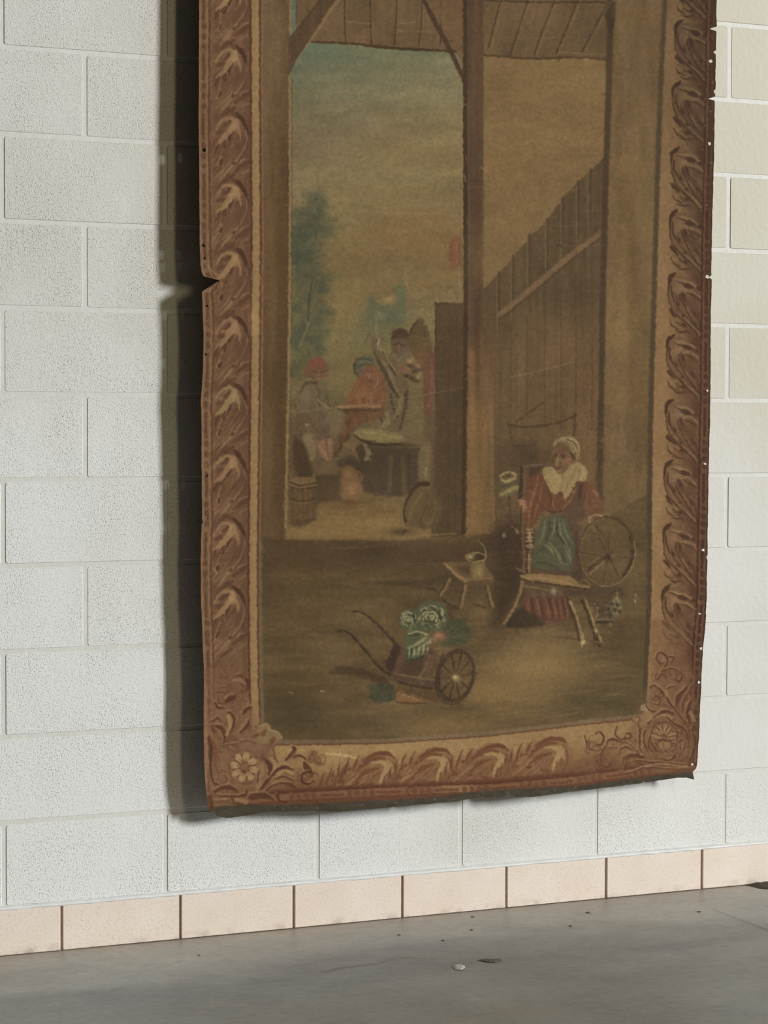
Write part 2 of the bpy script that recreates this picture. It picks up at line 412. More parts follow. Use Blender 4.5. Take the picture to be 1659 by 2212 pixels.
    P.blob(700, 800, 80, 30, (104, 92, 56), .6); P.blob(760, 800, 60, 40, (112, 98, 60), .55)
    # red lantern and sign hanging at the post
    P.poly(Z(1480, 530, 1560, 540, 1560, 760, 1500, 780, 1478, 830, 1450, 700, 1440, 640, 1455, 570), (122, 76, 52), .8, 4, True)
    P.stroke(Z(1475, 580, 1465, 720), 3, (100, 56, 38), .6); P.stroke(Z(1520, 590, 1528, 740), 2.5, (140, 96, 66), .6)
    P.poly(Z(1390, 970, 1490, 940, 1530, 1090, 1400, 1110), (124, 104, 72), .6, 4); P.stroke(Z(1390, 985, 1440, 970, 1485, 945, 1525, 1060), 2.5, (94, 72, 46), .6)
    P.stroke(Z(1540, 780, 1550, 1000), 5, (138, 114, 80), .5)

    # ---- ground of the yard outside
    def yard(X, Y):
        n = (fbm(X, Y, 60, 12, 31) - .5)[..., None] * 26
        t = np.clip((Y - 1000) / 150, 0, 1)[..., None]
        return np.array([92, 72, 48]) + (np.array([124, 98, 60]) - np.array([92, 72, 48])) * t + n
    P.poly(L(622, 985, 700, 1000, 800, 1010, 1000, 1000, 1000, 1170, 618, 1170), yard, .95, 16)
    P.blob(690, 950, 80, 60, (92, 74, 52), .8)
    P.blob(800, 1130, 120, 18, (136, 108, 66), .6)

    # ---- the men drinking outside
    Z = Zf(600, 660, 3.95)
    # fence and door on the right of the group
    P.poly(L(938, 655, 1002, 655, 1002, 1160, 930, 1160, 938, 900), (82, 64, 42), 1, 2)
    P.stroke(L(938, 656, 965, 656), 4, (70, 54, 36)); P.stroke(L(939, 660, 939, 1000), 3, (66, 50, 34), .8)
    P.stroke(L(968, 670, 966, 1150), 2, (70, 54, 36), .7); P.stroke(L(984, 670, 982, 1150), 2, (72, 55, 37), .6)
    P.poly(L(915, 900, 940, 880, 940, 1150, 905, 1080), (92, 74, 50), .8, 8)
    # man with tall brown hat, pink coat (right, back)
    P.poly(Z(1100, 330, 1130, 200, 1200, 105, 1240, 130, 1290, 260, 1300, 420, 1180, 460), (90, 72, 46), .9, 4, True)
    P.stroke(Z(1100, 330, 1140, 190, 1210, 110), 4, (72, 54, 36), .8); P.blob(*Z(1230, 340)[0], 12, 16, (110, 84, 52), .8)
    P.stroke(Z(1150, 440, 1230, 330, 1250, 200), 3, (74, 58, 38), .5)
    P.poly(Z(1170, 430, 1330, 400, 1335, 620, 1300, 930, 1240, 900, 1230, 600), (104, 66, 52), .85, 5, True)
    P.stroke(Z(1300, 460, 1310, 640, 1280, 860), [5, 9, 6], (122, 80, 66), .65, 3); P.blob(*Z(1210, 420)[0], 14, 7, (112, 80, 50), .8)
    # man behind, dark hair
    P.ell(*Z(1035, 330)[0], 20, 32, (96, 76, 56), .95, 5); P.poly(Z(960, 290, 985, 215, 1050, 190, 1105, 230, 1105, 290, 1030, 270), (76, 54, 38), .95, 3, True)
    P.stroke(Z(975, 340, 1020, 325, 1080, 345), 3, (72, 52, 38), .7); P.stroke(Z(1030, 340, 1025, 390), 2.5, (128, 104, 78), .7)
    P.poly(Z(940, 430, 1000, 400, 1120, 380, 1110, 540, 1000, 560), (100, 84, 64), .8, 4, True)
    P.stroke(Z(985, 420, 1010, 480), 2.5, (132, 114, 88), .7); P.stroke(Z(1015, 470, 1090, 410), 2.5, (132, 112, 86), .8)
    # flowers / food held
    for x, y, r, c in ((1120, 480, 7, (164, 124, 90)), (1060, 540, 9, (132, 86, 66)), (1190, 520, 8, (140, 104, 82)), (1110, 530, 6, (150, 108, 72)), (1205, 570, 6, (150, 118, 92)), (1085, 590, 6, (138, 100, 74))):
        P.blob(*Z(x, y)[0], r, r, c, .95)
    for x, y in ((1140, 620), (1090, 600), (1180, 640), (1160, 560), (1200, 545), (1120, 510)): P.blob(*Z(x, y)[0], 8, 5, (58, 46, 34), .8)
    P.blob(*Z(1185, 610)[0], 5, 5, (136, 124, 98), .8)
    # man with raised glass, grey striped coat
    P.poly(Z(800, 390, 850, 370, 900, 430, 1000, 580, 1090, 640, 1110, 760, 1090, 1060, 1000, 1090, 880, 1060, 900, 880, 930, 700, 850, 520), (98, 84, 60), .97, 4, True)
    P.stroke(Z(815, 400, 880, 520, 960, 690, 1030, 790), [4, 8, 9, 5], (70, 56, 40), .75); P.stroke(Z(860, 440, 930, 540, 1000, 700, 1040, 760), [3, 6, 7, 4], (128, 112, 82), .65)
    P.stroke(Z(900, 400, 960, 530, 1010, 610), [5, 5, 3], (66, 52, 38), .9); P.stroke(Z(895, 380, 940, 480, 990, 560), [3, 3.5, 2], (130, 116, 88), .8)
    P.stroke(Z(950, 750, 980, 870, 1010, 950), [5, 7, 4], (72, 58, 42), .7); P.stroke(Z(1090, 740, 1080, 880, 1040, 1050), [7, 8, 5], (66, 52, 38), .7)
    P.stroke(Z(910, 900, 940, 980, 900, 1050), [6, 9, 5], (124, 110, 76), .7); P.stroke(Z(1050, 780, 1020, 900, 980, 960), [6, 7, 3], (126, 110, 78), .6)
    P.stroke(Z(880, 880, 870, 960, 890, 1000), [6, 6, 3], (62, 50, 36), .8); P.stroke(Z(905, 980, 885, 1040), [3, 5], (140, 124, 92), .8)
    P.poly(Z(770, 300, 800, 240, 870, 250, 880, 350, 840, 380, 790, 370), (114, 94, 72), .85, 4, True)
    for x in (800, 825, 850): P.stroke(Z(x + 10, 290, x + 5, 360), 2, (76, 58, 42), .7)
    P.stroke(Z(835, 120, 830, 200, 845, 280), [7, 6, 4], (122, 110, 82), .7, 3); P.stroke(Z(810, 110, 812, 230), 2, (78, 82, 62), .6)
    P.stroke(Z(860, 290, 845, 365, 875, 385), [3, 4, 3], (160, 140, 106), .9)
    # middle man, turban and rust shawl
    P.poly(Z(690, 600, 730, 540, 840, 520, 920, 690, 930, 800, 880, 870, 720, 870, 580, 850, 620, 730), (118, 76, 50), .97, 5, True)
    P.poly(Z(560, 900, 880, 860, 880, 960, 700, 1010, 620, 1090, 520, 1240, 470, 1290, 500, 1140), (104, 70, 46), .95, 6, True)
    P.poly(Z(640, 560, 650, 470, 720, 435, 800, 440, 820, 520, 760, 540, 690, 590), (84, 84, 64), 1, 4, True)
    for k in range(4): P.stroke(Z(665 + 10 * k, 470 + 26 * k, 730, 455 + 24 * k, 800, 470 + 18 * k), 2.5, [(60, 62, 48), (108, 108, 84)][k % 2], .7)
    P.stroke(Z(650, 490, 645, 560, 680, 600), 5, (58, 54, 40), .7)
    P.ell(*Z(775, 590)[0], 15, 21, (124, 80, 60), .95, 6); P.stroke(Z(740, 560, 775, 570, 810, 555), 2.5, (90, 54, 40), .7); P.stroke(Z(775, 570, 770, 620), 2.5, (150, 104, 78), .7)
    P.blob(*Z(780, 650)[0], 9, 6, (92, 58, 42), .6); P.stroke(Z(850, 610, 845, 660, 815, 710), 2.5, (150, 118, 88), .8)
    P.blob(*Z(700, 750)[0], 24, 14, (134, 92, 62), .6); P.blob(*Z(640, 800)[0], 16, 14, (126, 82, 52), .6)
    for x, y, c_ in ((650, 780, (86, 52, 36)), (690, 720, (140, 98, 66)), (740, 760, (90, 56, 38)), (800, 740, (142, 100, 70)), (850, 780, (88, 54, 38)), (620, 830, (136, 92, 60)), (880, 740, (132, 90, 64)), (760, 830, (134, 92, 62)), (560, 1000, (132, 92, 62)), (600, 940, (82, 54, 38)), (650, 960, (126, 88, 60)), (540, 1120, (80, 54, 38)), (760, 930, (82, 56, 40))):
        P.stroke(Z(x, y, x - 18 + R.uniform(-10, 30), y + 45, x - 30 + R.uniform(-10, 50), y + 85), [2, 5, 2], c_, .55, 3)
    P.blob(*Z(650, 900)[0], 20, 9, (86, 58, 42), .5)
    # table
    P.poly(Z(455, 880, 520, 855, 870, 840, 870, 870, 480, 885), (136, 104, 70), .95, 3); P.poly(Z(460, 885, 560, 875, 870, 880, 860, 905, 560, 905), (78, 56, 38), .85, 3)
    P.stroke(Z(485, 820, 495, 855), 3, (90, 76, 50), .8)
    # left man, red cap, grey blouse
    P.poly(Z(230, 600, 240, 510, 310, 440, 390, 460, 430, 540, 410, 620, 330, 640), (110, 78, 58), .95, 5, True)
    P.poly(Z(235, 570, 250, 500, 310, 440, 370, 450, 415, 520, 330, 530, 280, 560), (122, 72, 56), .95, 4, True)
    P.stroke(Z(290, 560, 340, 570, 390, 560), 3, (84, 56, 42), .7); P.stroke(Z(340, 560, 345, 600), 3, (134, 98, 74), .7); P.stroke(Z(330, 625, 400, 620), 4, (132, 110, 84), .6)
    P.poly(Z(120, 880, 160, 740, 250, 650, 380, 660, 440, 760, 440, 870, 440, 1000, 340, 1080, 230, 1040, 200, 920), (102, 88, 66), .93, 5, True)
    P.stroke(Z(190, 740, 240, 660, 320, 660), 6, (78, 60, 42), .7); P.stroke(Z(330, 680, 350, 800, 340, 1000), [5, 7, 5], (82, 66, 48), .5); P.blob(*Z(230, 790)[0], 12, 22, (122, 104, 80), .6)
    P.stroke(Z(330, 800, 400, 860, 440, 880), [3, 4, 2], (134, 124, 96), .7); P.stroke(Z(120, 900, 135, 915, 190, 915), 3, (134, 112, 82), .7); P.stroke(Z(410, 740, 425, 840), 4, (84, 74, 54), .6)
    P.poly(Z(100, 930, 230, 920, 340, 1000, 420, 1120, 330, 1180, 220, 1160, 100, 1080), (98, 76, 58), .85, 6, True)
    P.poly(Z(440, 900, 560, 910, 540, 1060, 450, 1120), (112, 100, 74), .7, 6, True)
    P.poly(Z(210, 1110, 290, 1100, 320, 1230, 300, 1330, 240, 1280), (124, 108, 80), .75, 5, True); P.stroke(Z(225, 1015, 270, 1020), 3.5, (150, 124, 96), .8)
    P.poly(Z(330, 1180, 450, 1130, 460, 1260, 430, 1330, 370, 1280), (142, 104, 76), .75, 5, True); P.stroke(Z(400, 1150, 430, 1290), 3, (100, 66, 46), .6); P.stroke(Z(350, 1200, 420, 1300), 4, (160, 120, 88), .6)
    P.stroke(Z(470, 1300, 520, 1220, 600, 1110), [6, 8, 8], (76, 56, 40), .7); P.stroke(Z(560, 1180, 640, 1220, 700, 1330), [8, 8, 4], (128, 94, 68), .7)
    P.poly(Z(130, 1130, 220, 1180, 270, 1330, 280, 1440, 150, 1440), (68, 50, 34), .8, 8, True); P.poly(Z(480, 1360, 600, 1280, 700, 1340, 720, 1440, 540, 1380), (70, 54, 38), .8, 8, True)
    P.poly(Z(300, 1350, 490, 1340, 500, 1440, 320, 1450), (106, 86, 58), .7, 6)
    for q in range(26):
        x = R.uniform(120, 430); y = R.uniform(680, 1120); P.stroke(Z(x, y, x + R.uniform(-20, 20), y + 40, x + R.uniform(-40, 30), y + 80), [1.5, 4, 1.5], R.choice([(122, 106, 82), (78, 62, 46), (94, 74, 58), (128, 110, 86)]), .45, 2.5)
    # bench, round straw seat, tub
    P.poly(Z(700, 1180, 1210, 1200, 1210, 1420, 1100, 1620, 830, 1610, 720, 1560, 690, 1330), (70, 56, 42), .92, 8, True)
    P.poly(Z(640, 1090, 720, 1050, 880, 1060, 1060, 1110, 1040, 1160, 900, 1170, 760, 1150), (122, 108, 68), .95, 4, True)
    P.stroke(Z(640, 1110, 740, 1160, 860, 1190, 1040, 1180), [3, 6, 5, 3], (58, 46, 32), .8); P.stroke(Z(720, 1080, 880, 1100, 1010, 1130), 4, (142, 128, 84), .5)
    P.stroke(Z(740, 1190, 770, 1260, 740, 1310), [8, 10, 8], (122, 106, 82), .8, 3)
    P.stroke(Z(800, 1200, 1000, 1215, 1200, 1205), 4, (92, 74, 52), .6); P.stroke(Z(960, 1290, 950, 1580), 8, (104, 84, 56), .5, 5); P.stroke(Z(1060, 1300, 1080, 1600), 9, (98, 78, 52), .5, 5); P.stroke(Z(1110, 1250, 1120, 1600), 3, (56, 44, 32), .6)
    P.stroke(Z(1090, 900, 1060, 1160), 6, (106, 90, 66), .6, 4); P.poly(Z(1200, 1230, 1300, 1180, 1290, 1400, 1280, 1560, 1200, 1470), (112, 98, 68), .7, 6, True); P.stroke(Z(1260, 1390, 1255, 1470), 4, (140, 124, 82), .7)
    P.poly(Z(310, 1450, 520, 1440, 540, 1660, 330, 1680), (76, 60, 40), .85, 8)
    # basket leaning on the fence
    P.poly(Z(1080, 1850, 1065, 1740, 1110, 1600, 1200, 1510, 1270, 1510, 1280, 1560, 1380, 1640, 1400, 1760, 1330, 1890, 1200, 1910), (92, 74, 48), .9, 6, True)
    P.stroke(Z(1270, 1520, 1190, 1530, 1110, 1640, 1075, 1760, 1090, 1870), [11, 10, 6, 4, 4], (60, 42, 30), .85); P.stroke(Z(1110, 1870, 1140, 1740, 1230, 1600), [3, 5, 3], (116, 94, 62), .6)
    P.stroke(Z(1080, 1860, 1150, 1900, 1270, 1910), 3, (120, 98, 64), .7); P.stroke(Z(1200, 1860, 1260, 1720, 1270, 1600), 3, (72, 56, 38), .5); P.stroke(Z(1330, 1640, 1340, 1760, 1280, 1880), 4, (110, 90, 60), .5)
    P.blob(*Z(1050, 1930)[0], 30, 8, (66, 50, 34), .7); P.stroke(Z(1230, 1960, 1510, 1945), 3, (132, 108, 72), .7)
    # earthen jug
    P.poly(Z(550, 1400, 600, 1370, 660, 1400, 680, 1480, 715, 1560, 690, 1650, 600, 1700, 540, 1640, 530, 1560, 545, 1480), (118, 84, 56), .9, 7, True)
    P.blob(*Z(630, 1570)[0], 13, 15, (148, 110, 78), .8); P.blob(*Z(590, 1440)[0], 8, 8, (140, 100, 64), .7); P.stroke(Z(650, 1420, 700, 1430, 715, 1490), 3.5, (118, 90, 60), .7); P.blob(*Z(600, 1680)[0], 22, 5, (94, 58, 38), .7)
    # barrel
    P.poly(Z(105, 1490, 320, 1480, 335, 1650, 325, 1830, 250, 1870, 105, 1860), (92, 68, 44), .95, 4)
    P.ell(*Z(210, 1495)[0], 27, 8, (126, 100, 66), .95, 3); P.ell(*Z(210, 1490)[0], 22, 5, (108, 84, 54), .8, 3)
    for y, c in ((1520, (66, 48, 32)), (1545, (126, 98, 66)), (1560, (70, 50, 34)), (1660, (66, 48, 32)), (1680, (116, 90, 58)), (1830, (66, 50, 34))):
        P.stroke(Z(105, y - 12, 200, y + 8, 320, y - 10), 3, c, .75)
    for x in (150, 190, 235, 275): P.stroke(Z(x, 1570, x + 2, 1650), 5, (114, 88, 58), .55, 3); P.stroke(Z(x, 1690, x + 2, 1820), 5, (108, 84, 56), .5, 3)
    P.stroke(Z(110, 1440, 112, 1490), 3, (130, 104, 70), .7); P.stroke(Z(305, 1430, 310, 1490), 3, (130, 104, 70), .7); P.blob(*Z(160, 1870)[0], 22, 5, (72, 54, 36), .8)

    # ---- timber frame of the barn
    def plank(X, Y, c, amp=14, seed=5, sx=9, sy=160):
        n = (fbm(X, Y, sx, sy, seed) - .5)[..., None]; m_ = (fbm(X, Y, 60, 80, seed + 9) - .5)[..., None]
        return np.array(c, float) + n * amp + m_ * np.array([22, 16, 10])
    # ceiling boards
    P.poly(L(640, -470, 1000, -470, 1000, 112, 985, 111, 850, 100, 672, 92, 640, 92), lambda X, Y: plank(X, Y, (108, 84, 58)), 1, 1.5)
    for x0, x1 in ((744, 748), (800, 803), (856, 852), (911, 905), (953, 952)):
        P.stroke(L(x0, -470, x0, 0, x1, 96), 3.2, (74, 54, 34), .9); P.stroke(L(x0 + 4, -470, x0 + 4, 0, x1 + 4, 94), 2, (128, 100, 70), .45)
    P.stroke(L(672, 90, 760, 94, 850, 104, 985, 111), [4, 5, 7, 5], (70, 50, 28), .95)
    for y in (-10, -140, -280): P.stroke(L(640, y, 1000, y + 12), 5, (84, 62, 42), .5, 3)
    P.stroke(L(750, 47, 800, 51), 2, (146, 122, 88), .5); P.stroke(L(865, 51, 895, 48), 2, (150, 124, 90), .6); P.stroke(L(860, 67, 950, 69), 1.6, (140, 114, 82), .5)
    # left pillar
    def pillL(X, Y):
        t = np.clip((Y - 100) / 350, 0, 1)[..., None]
        base_ = np.array([112, 88, 62]) * (1 - t) + np.array([96, 70, 44]) * t
        s_ = np.clip((X - 566) / 58, 0, 1)[..., None]
        return base_ + (.5 - np.abs(s_ - .35)) * 14 - s_ * 8 + (fbm(X, Y, 14, 120, 41) - .5)[..., None] * 22
    P.poly(L(560, -470, 628, -470, 626, 160, 624, 600, 618, 1150, 617, 1168, 560, 1168), pillL, 1, 1.5)
    P.stroke(L(630, -470, 628, 70), 7, (136, 110, 78), .75, 3); P.stroke(L(638, -470, 641, 50), 3, (86, 64, 44), .7)
    P.stroke(L(626, 155, 625, 500, 622, 800, 617, 1140), [5, 5, 5.5, 5.5], (136, 112, 78), .85, 2); P.stroke(L(631, 170, 629, 700, 624, 1130), 2, (80, 66, 46), .55)
    P.stroke(L(612, 300, 606, 1150), 12, (84, 64, 42), .35, 8); P.stroke(L(600, 680, 592, 1000, 585, 1168), 14, (80, 64, 44), .4, 9)
    # left brace
    P.poly(L(740, -60, 690, 0, 640, 64, 624, 84, 622, 168, 640, 130, 648, 118, 720, 7, 770, -60), lambda X, Y: plank(X, Y, (88, 65, 46)), .97, 2)
    P.stroke(L(776, -60, 722, 12, 700, 44, 650, 120), [7, 8, 7, 4], (132, 106, 74), .7, 3); P.stroke(L(690, 0, 640, 66, 626, 82), 3, (72, 52, 36), .6)
    # centre post
    def postC(X, Y):
        t = np.clip((Y - 700) / 220, 0, 1)[..., None]
        return (np.array([86, 62, 44]) * (1 - t) + np.array([122, 92, 58]) * t) + (fbm(X, Y, 10, 150, 51) - .5)[..., None] * 22 + (fbm(X, Y, 60, 70, 52) - .5)[..., None] * np.array([18, 8, 8])
    P.poly(L(1000, -470, 1044, -470, 1046, 120, 1042, 600, 1044, 700, 1062, 760, 1066, 1152, 1000, 1155), postC, 1, 3)
    P.poly(L(902, -20, 918, -2, 934, 24, 960, 74, 980, 112, 1003, 160, 1004, 184, 997, 172, 972, 118, 948, 74, 925, 30, 905, -10), (72, 50, 34), .95, 3)
    P.poly(L(930, -5, 1000, -5, 1000, 150, 985, 110, 962, 70), (108, 80, 54), .75, 4)
    P.stroke(L(1004, -470, 1005, 200, 1003, 700, 1000, 1150), [8, 9, 9, 10], (64, 46, 30), .9, 3); P.stroke(L(998, 180, 998, 640), 1.6, (140, 116, 82), .5)
    P.stroke(L(1016, 760, 1022, 1150), 14, (136, 102, 66), .5, 8); P.stroke(L(1050, 780, 1058, 1140), 8, (108, 80, 52), .5, 6)
    # ---- right hand room: plaster, plank wall, rail
    def plaster(X, Y):
        return np.array([121, 95, 62]) + (fbm(X, Y, 150, 60, 61) - .5)[..., None] * np.array([22, 18, 12]) + (fbm(X, Y, 26, 8, 66) - .5)[..., None] * 10
    P.poly(L(1046, 120, 1312, 124, 1312, 700, 1044, 700), plaster, 1, 3)
    P.blob(1060, 560, 40, 60, (122, 100, 64), .5); P.blob(1250, 170, 70, 40, (124, 102, 66), .5)
    P.poly(L(1046, -470, 1330, -470, 1320, 127, 1156, 127, 1046, 119), lambda X, Y: plank(X + Y * .28, Y, (102, 79, 54)), 1, 2)
    for a, b, c, d in ((1081, 8, 1056, 103), (1137, 14, 1104, 117), (1198, 3, 1156, 117), (1249, 3, 1205, 114), (1306, 22, 1260, 111)):
        k = (a - c) / (b - d); P.stroke(L(a + k * -470, b - 470, a, b, c, d), 3.4, (70, 50, 30), .85); P.stroke(L(a + 7 + k * -470, b - 470, a + 7, b, c + 6, d), [4, 4, 4], (126, 98, 68), .4, 3)
    P.stroke(L(1048, 0, 1160, 4, 1310, 4), 4, (66, 50, 34), .8); P.stroke(L(1046, 119, 1090, 122, 1156, 126, 1240, 123, 1312, 127), [5, 5, 6, 5, 5], (78, 58, 36), .85)
    P.stroke(L(1210, 112, 1312, 118), 2, (142, 116, 80), .6); P.blob(1272, 128, 8, 3, (152, 124, 86), .6)
    FT = [(1041, 625), (1064, 604), (1073, 594), (1082, 584), (1097, 570), (1106, 556), (1122, 536), (1141, 520), (1141, 510), (1172, 488), (1182, 476), (1204, 446), (1214, 436), (1214, 430), (1248, 396), (1271, 374), (1300, 348), (1310, 336)]
    def fence(X, Y):
        t = np.clip((X - 1045) / 240, 0, 1)[..., None]; u = np.clip((Y - 640) / 120, 0, 1)[..., None]
        c = np.array([88, 70, 48]) * (1 - u * .5) + np.array([98, 74, 50]) * u * .5
        return c + t * np.array([14, 8, 4]) * u + (fbm(X, Y, 8, 160, 71) - .5)[..., None] * 16 + (fbm(X, Y, 60, 90, 72) - .5)[..., None] * np.array([22, 14, 10])
    P.poly(FT + L(1306, 1080, 1068, 1152, 1062, 760, 1044, 700), fence, 1, 3)
    for x, y in ((1073, 594), (1104, 556), (1140, 512), (1180, 478), (1214, 432), (1248, 396), (1274, 370)):
        P.stroke(L(x, y, x - 1, y + 130), [4, 2.5], (118, 96, 68), .5, 2.5); P.stroke(L(x + 4, y - 4, x + 3, y + 120), [7, 3], (72, 54, 36), .6, 3)
    for x, y0 in ((1102, 700), (1138, 680), (1176, 650), (1212, 620), (1245, 580), (1280, 560)):
        P.stroke(L(x, y0, x - 1, 930), 3, (78, 58, 40), .55, 2.5)
    for x, y0 in ((1120, 700), (1157, 680), (1195, 640), (1230, 600)): P.stroke(L(x, y0, x - 1, 930), 2, (112, 86, 60), .4, 3)
    P.stroke(L(1300, 503, 1220, 563, 1140, 630, 1076, 680), [11, 12, 12, 10], (118, 91, 66), .85, 3); P.stroke(L(1298, 514, 1220, 575, 1140, 641, 1078, 690), 3.5, (76, 56, 38), .75, 2.5)
    P.stroke(L(1100, 815, 1160, 802, 1240, 782), 1.8, (138, 110, 78), .6); P.stroke(L(1345, 770, 1400, 766), 1.6, (138, 112, 78), .4)
    # rack on the plank wall
    P.stroke(L(1094, 917, 1130, 922, 1200, 915, 1243, 898), [3, 4, 4, 4], (68, 50, 32), .85); P.stroke(L(1112, 912, 1150, 885, 1172, 870), 3.5, (70, 52, 34), .8)
    P.stroke(L(1098, 920, 1104, 960), 3, (74, 56, 38), .7); P.stroke(L(1104, 964, 1155, 962), 3, (68, 50, 32), .8); P.stroke(L(1242, 895, 1240, 940), 3.5, (68, 50, 32), .8); P.stroke(L(1192, 920, 1192, 950), 2.5, (72, 54, 36), .6)
    P.blob(1140, 985, 40, 28, (66, 50, 36), .7); P.blob(1110, 1060, 50, 80, (84, 66, 44), .5)
    # right pillar
    def pillR(X, Y):
        return np.array([112, 88, 58]) + (fbm(X, Y, 24, 160, 81) - .5)[..., None] * 24 + (fbm(X, Y, 90, 120, 83) - .5)[..., None] * np.array([26, 20, 12])
    P.poly(L(1318, -470, 1480, -470, 1436, 100, 1418, 500, 1406, 900, 1404, 1160, 1290, 1160, 1304, 700, 1312, 300), pillR, 1, 2)
    P.stroke(L(1322, -470, 1320, 60, 1314, 300, 1306, 560, 1300, 800, 1296, 1090), [14, 14, 13, 13, 13, 14], (70, 54, 36), .9, 4)
    P.stroke(L(1345, 130, 1340, 330), 14, (100, 74, 50), .5, 8); P.stroke(L(1350, 500, 1340, 900), 26, (124, 98, 62), .45, 14)
    P.poly(L(1306, 30, 1332, 0, 1332, 40, 1322, 80), (62, 46, 34), .7, 5)

    # ---- barn floor
    def floor(X, Y):
        t = np.clip((Y - 1160) / 430, 0, 1)
        n = fbm(X + Y * .6, Y, 160, 40, 91); n2 = fbm(X, Y, 60, 9, 97)
        c = np.array([86, 68, 44]) + t[..., None] * np.array([10, 9, 5]) + (n[..., None] - .5) * np.array([46, 38, 24]) + (n2[..., None] - .5) * np.array([20, 16, 10])
        return c
    P.poly(L(560, 1160, 620, 1166, 860, 1168, 1000, 1158, 1066, 1152, 1290, 1130, 1412, 1060, 1412, 1570, 1240, 1580, 1000, 1606, 560, 1625), floor, 1, 5)
    P.poly(L(560, 1168, 860, 1172, 1000, 1160, 1060, 1156, 1060, 1200, 900, 1230, 700, 1240, 560, 1230), (78, 58, 38), .55, 26)
    for cx, cy, rx, ry, c, a in ((1150, 1440, 130, 36, (142, 116, 74), .75), (1060, 1500, 110, 30, (140, 112, 70), .7), (960, 1570, 110, 24, (128, 102, 64), .6), (1200, 1400, 90, 24, (136, 112, 72), .6),
                                 (760, 1320, 90, 36, (112, 90, 58), .5), (650, 1300, 80, 50, (102, 80, 50), .45), (640, 1540, 90, 50, (70, 58, 40), .6), (800, 1560, 60, 26, (74, 60, 42), .6), (660, 1210, 90, 30, (88, 66, 40), .5),
                                 (1330, 1510, 70, 50, (84, 72, 48), .6), (1250, 1520, 60, 26, (86, 74, 50), .5), (1370, 1300, 30, 90, (104, 84, 54), .6), (1330, 1080, 40, 80, (100, 80, 52), .4), (1060, 1330, 50, 22, (112, 92, 60), .6), (1120, 1400, 50, 12, (128, 104, 68), .5)):
        P.blob(cx, cy, rx, ry, c, a)
    for q in range(46):
        x = R.uniform(900, 1330); y = R.uniform(1400, 1560); w = R.uniform(30, 90)
        P.stroke([(x, y), (x + w / 2, y - R.uniform(2, 8)), (x + w, y - R.uniform(4, 12))], R.uniform(2, 6), R.choice([(150, 124, 80), (116, 92, 58), (96, 76, 50), (132, 106, 66)]), .3, 4, taper=(.2, .2))
    P.poly(L(1062, 1150, 1120, 1120, 1150, 1180, 1130, 1260, 1100, 1330, 1080, 1350, 1062, 1340, 1070, 1240), (60, 44, 32), .8, 34, True)

    # ---- woman at the spinning wheel
    Z = Zf(1080, 920, 5.184); Y2 = Zf(1080, 1140, 5.184)
    P.poly(Y2(370, 200, 420, 0, 640, -130, 860, -60, 900, 150, 940, 500, 800, 560, 380, 520), (84, 62, 48), .85, 8, True)
    P.poly(Z(300, 560, 420, 530, 560, 560, 860, 560, 1010, 640, 1110, 740, 1160, 960, 1020, 1010, 950, 830, 900, 900, 700, 960, 480, 960, 440, 1000, 380, 1100, 300, 1150, 260, 1000, 270, 760), (98, 60, 42), .97, 4, True)
    P.poly(Z(890, 640, 960, 900, 980, 1000, 860, 1080, 700, 980), (84, 62, 48), .8, 8, True)
    P.poly(Z(1000, 640, 1100, 720, 1165, 970, 1010, 1000, 960, 800), (110, 72, 52), .85, 5, True)
    for p_, c, w in ((Z(420, 560, 390, 700, 330, 900, 310, 1110), (136, 92, 62), 6), (Z(470, 600, 450, 760, 400, 940, 360, 1080), (128, 84, 58), 5), (Z(380, 720, 420, 820, 440, 900), (76, 46, 34), 4), (Z(340, 760, 370, 900, 340, 1060), (78, 46, 34), 4),
                    (Z(860, 690, 790, 830, 680, 950), (134, 90, 62), 6), (Z(600, 790, 590, 880, 640, 950), (122, 80, 56), 5), (Z(530, 720, 570, 820, 560, 900), (74, 44, 34), 6), (Z(920, 640, 900, 760, 880, 820), (74, 42, 38), 8),
                    (Z(1040, 720, 1090, 760, 1110, 850), (142, 104, 78), 6), (Z(1040, 830, 1130, 850), (140, 100, 74), 3), (Z(1050, 890, 1150, 905), (136, 96, 72), 3), (Z(1000, 760, 1010, 900), (80, 48, 40), 5), (Z(480, 930, 600, 970, 720, 940), (72, 46, 44), 6)):
        P.stroke(p_, w, c, .7, 2.5, taper=(.4, .3))
    # apron and skirt
    P.poly(Y2(440, -90, 520, -130, 720, -140, 790, 40, 840, 200, 820, 400, 790, 480, 560, 470, 350, 420, 380, 200), (76, 78, 58), .95, 6, True)
    for p_, c in ((Y2(500, -80, 480, 60, 430, 180), (106, 112, 84)), (Y2(560, -100, 540, 60, 480, 220), (54, 56, 42)), (Y2(610, -110, 600, 30, 560, 120), (112, 116, 86)), (Y2(660, -100, 680, 60, 760, 220, 800, 300), (116, 118, 88)),
                  (Y2(700, -90, 740, 60, 820, 180), (108, 108, 80)), (Y2(640, -60, 640, 60, 720, 180, 790, 340), (52, 52, 40)), (Y2(540, 170, 620, 240, 680, 380, 760, 420), (118, 116, 86)), (Y2(480, 180, 560, 230, 600, 320), (112, 116, 84)),
                  (Y2(600, 180, 680, 290, 740, 400), (58, 58, 44)), (Y2(400, 280, 480, 240, 560, 300), (56, 60, 46)), (Y2(720, 200, 780, 330, 800, 420), (126, 122, 94)), (Y2(400, 380, 520, 400, 640, 440), (52, 58, 44)), (Y2(580, -60, 560, 120), (60, 62, 46))):
        P.stroke(p_, 5.5, c, .72, 3, taper=(.4, .3))
    P.poly(Y2(280, 780, 440, 740, 760, 760, 780, 1000, 640, 1060, 480, 1080, 420, 980, 290, 920), (92, 56, 44), .9, 6, True)
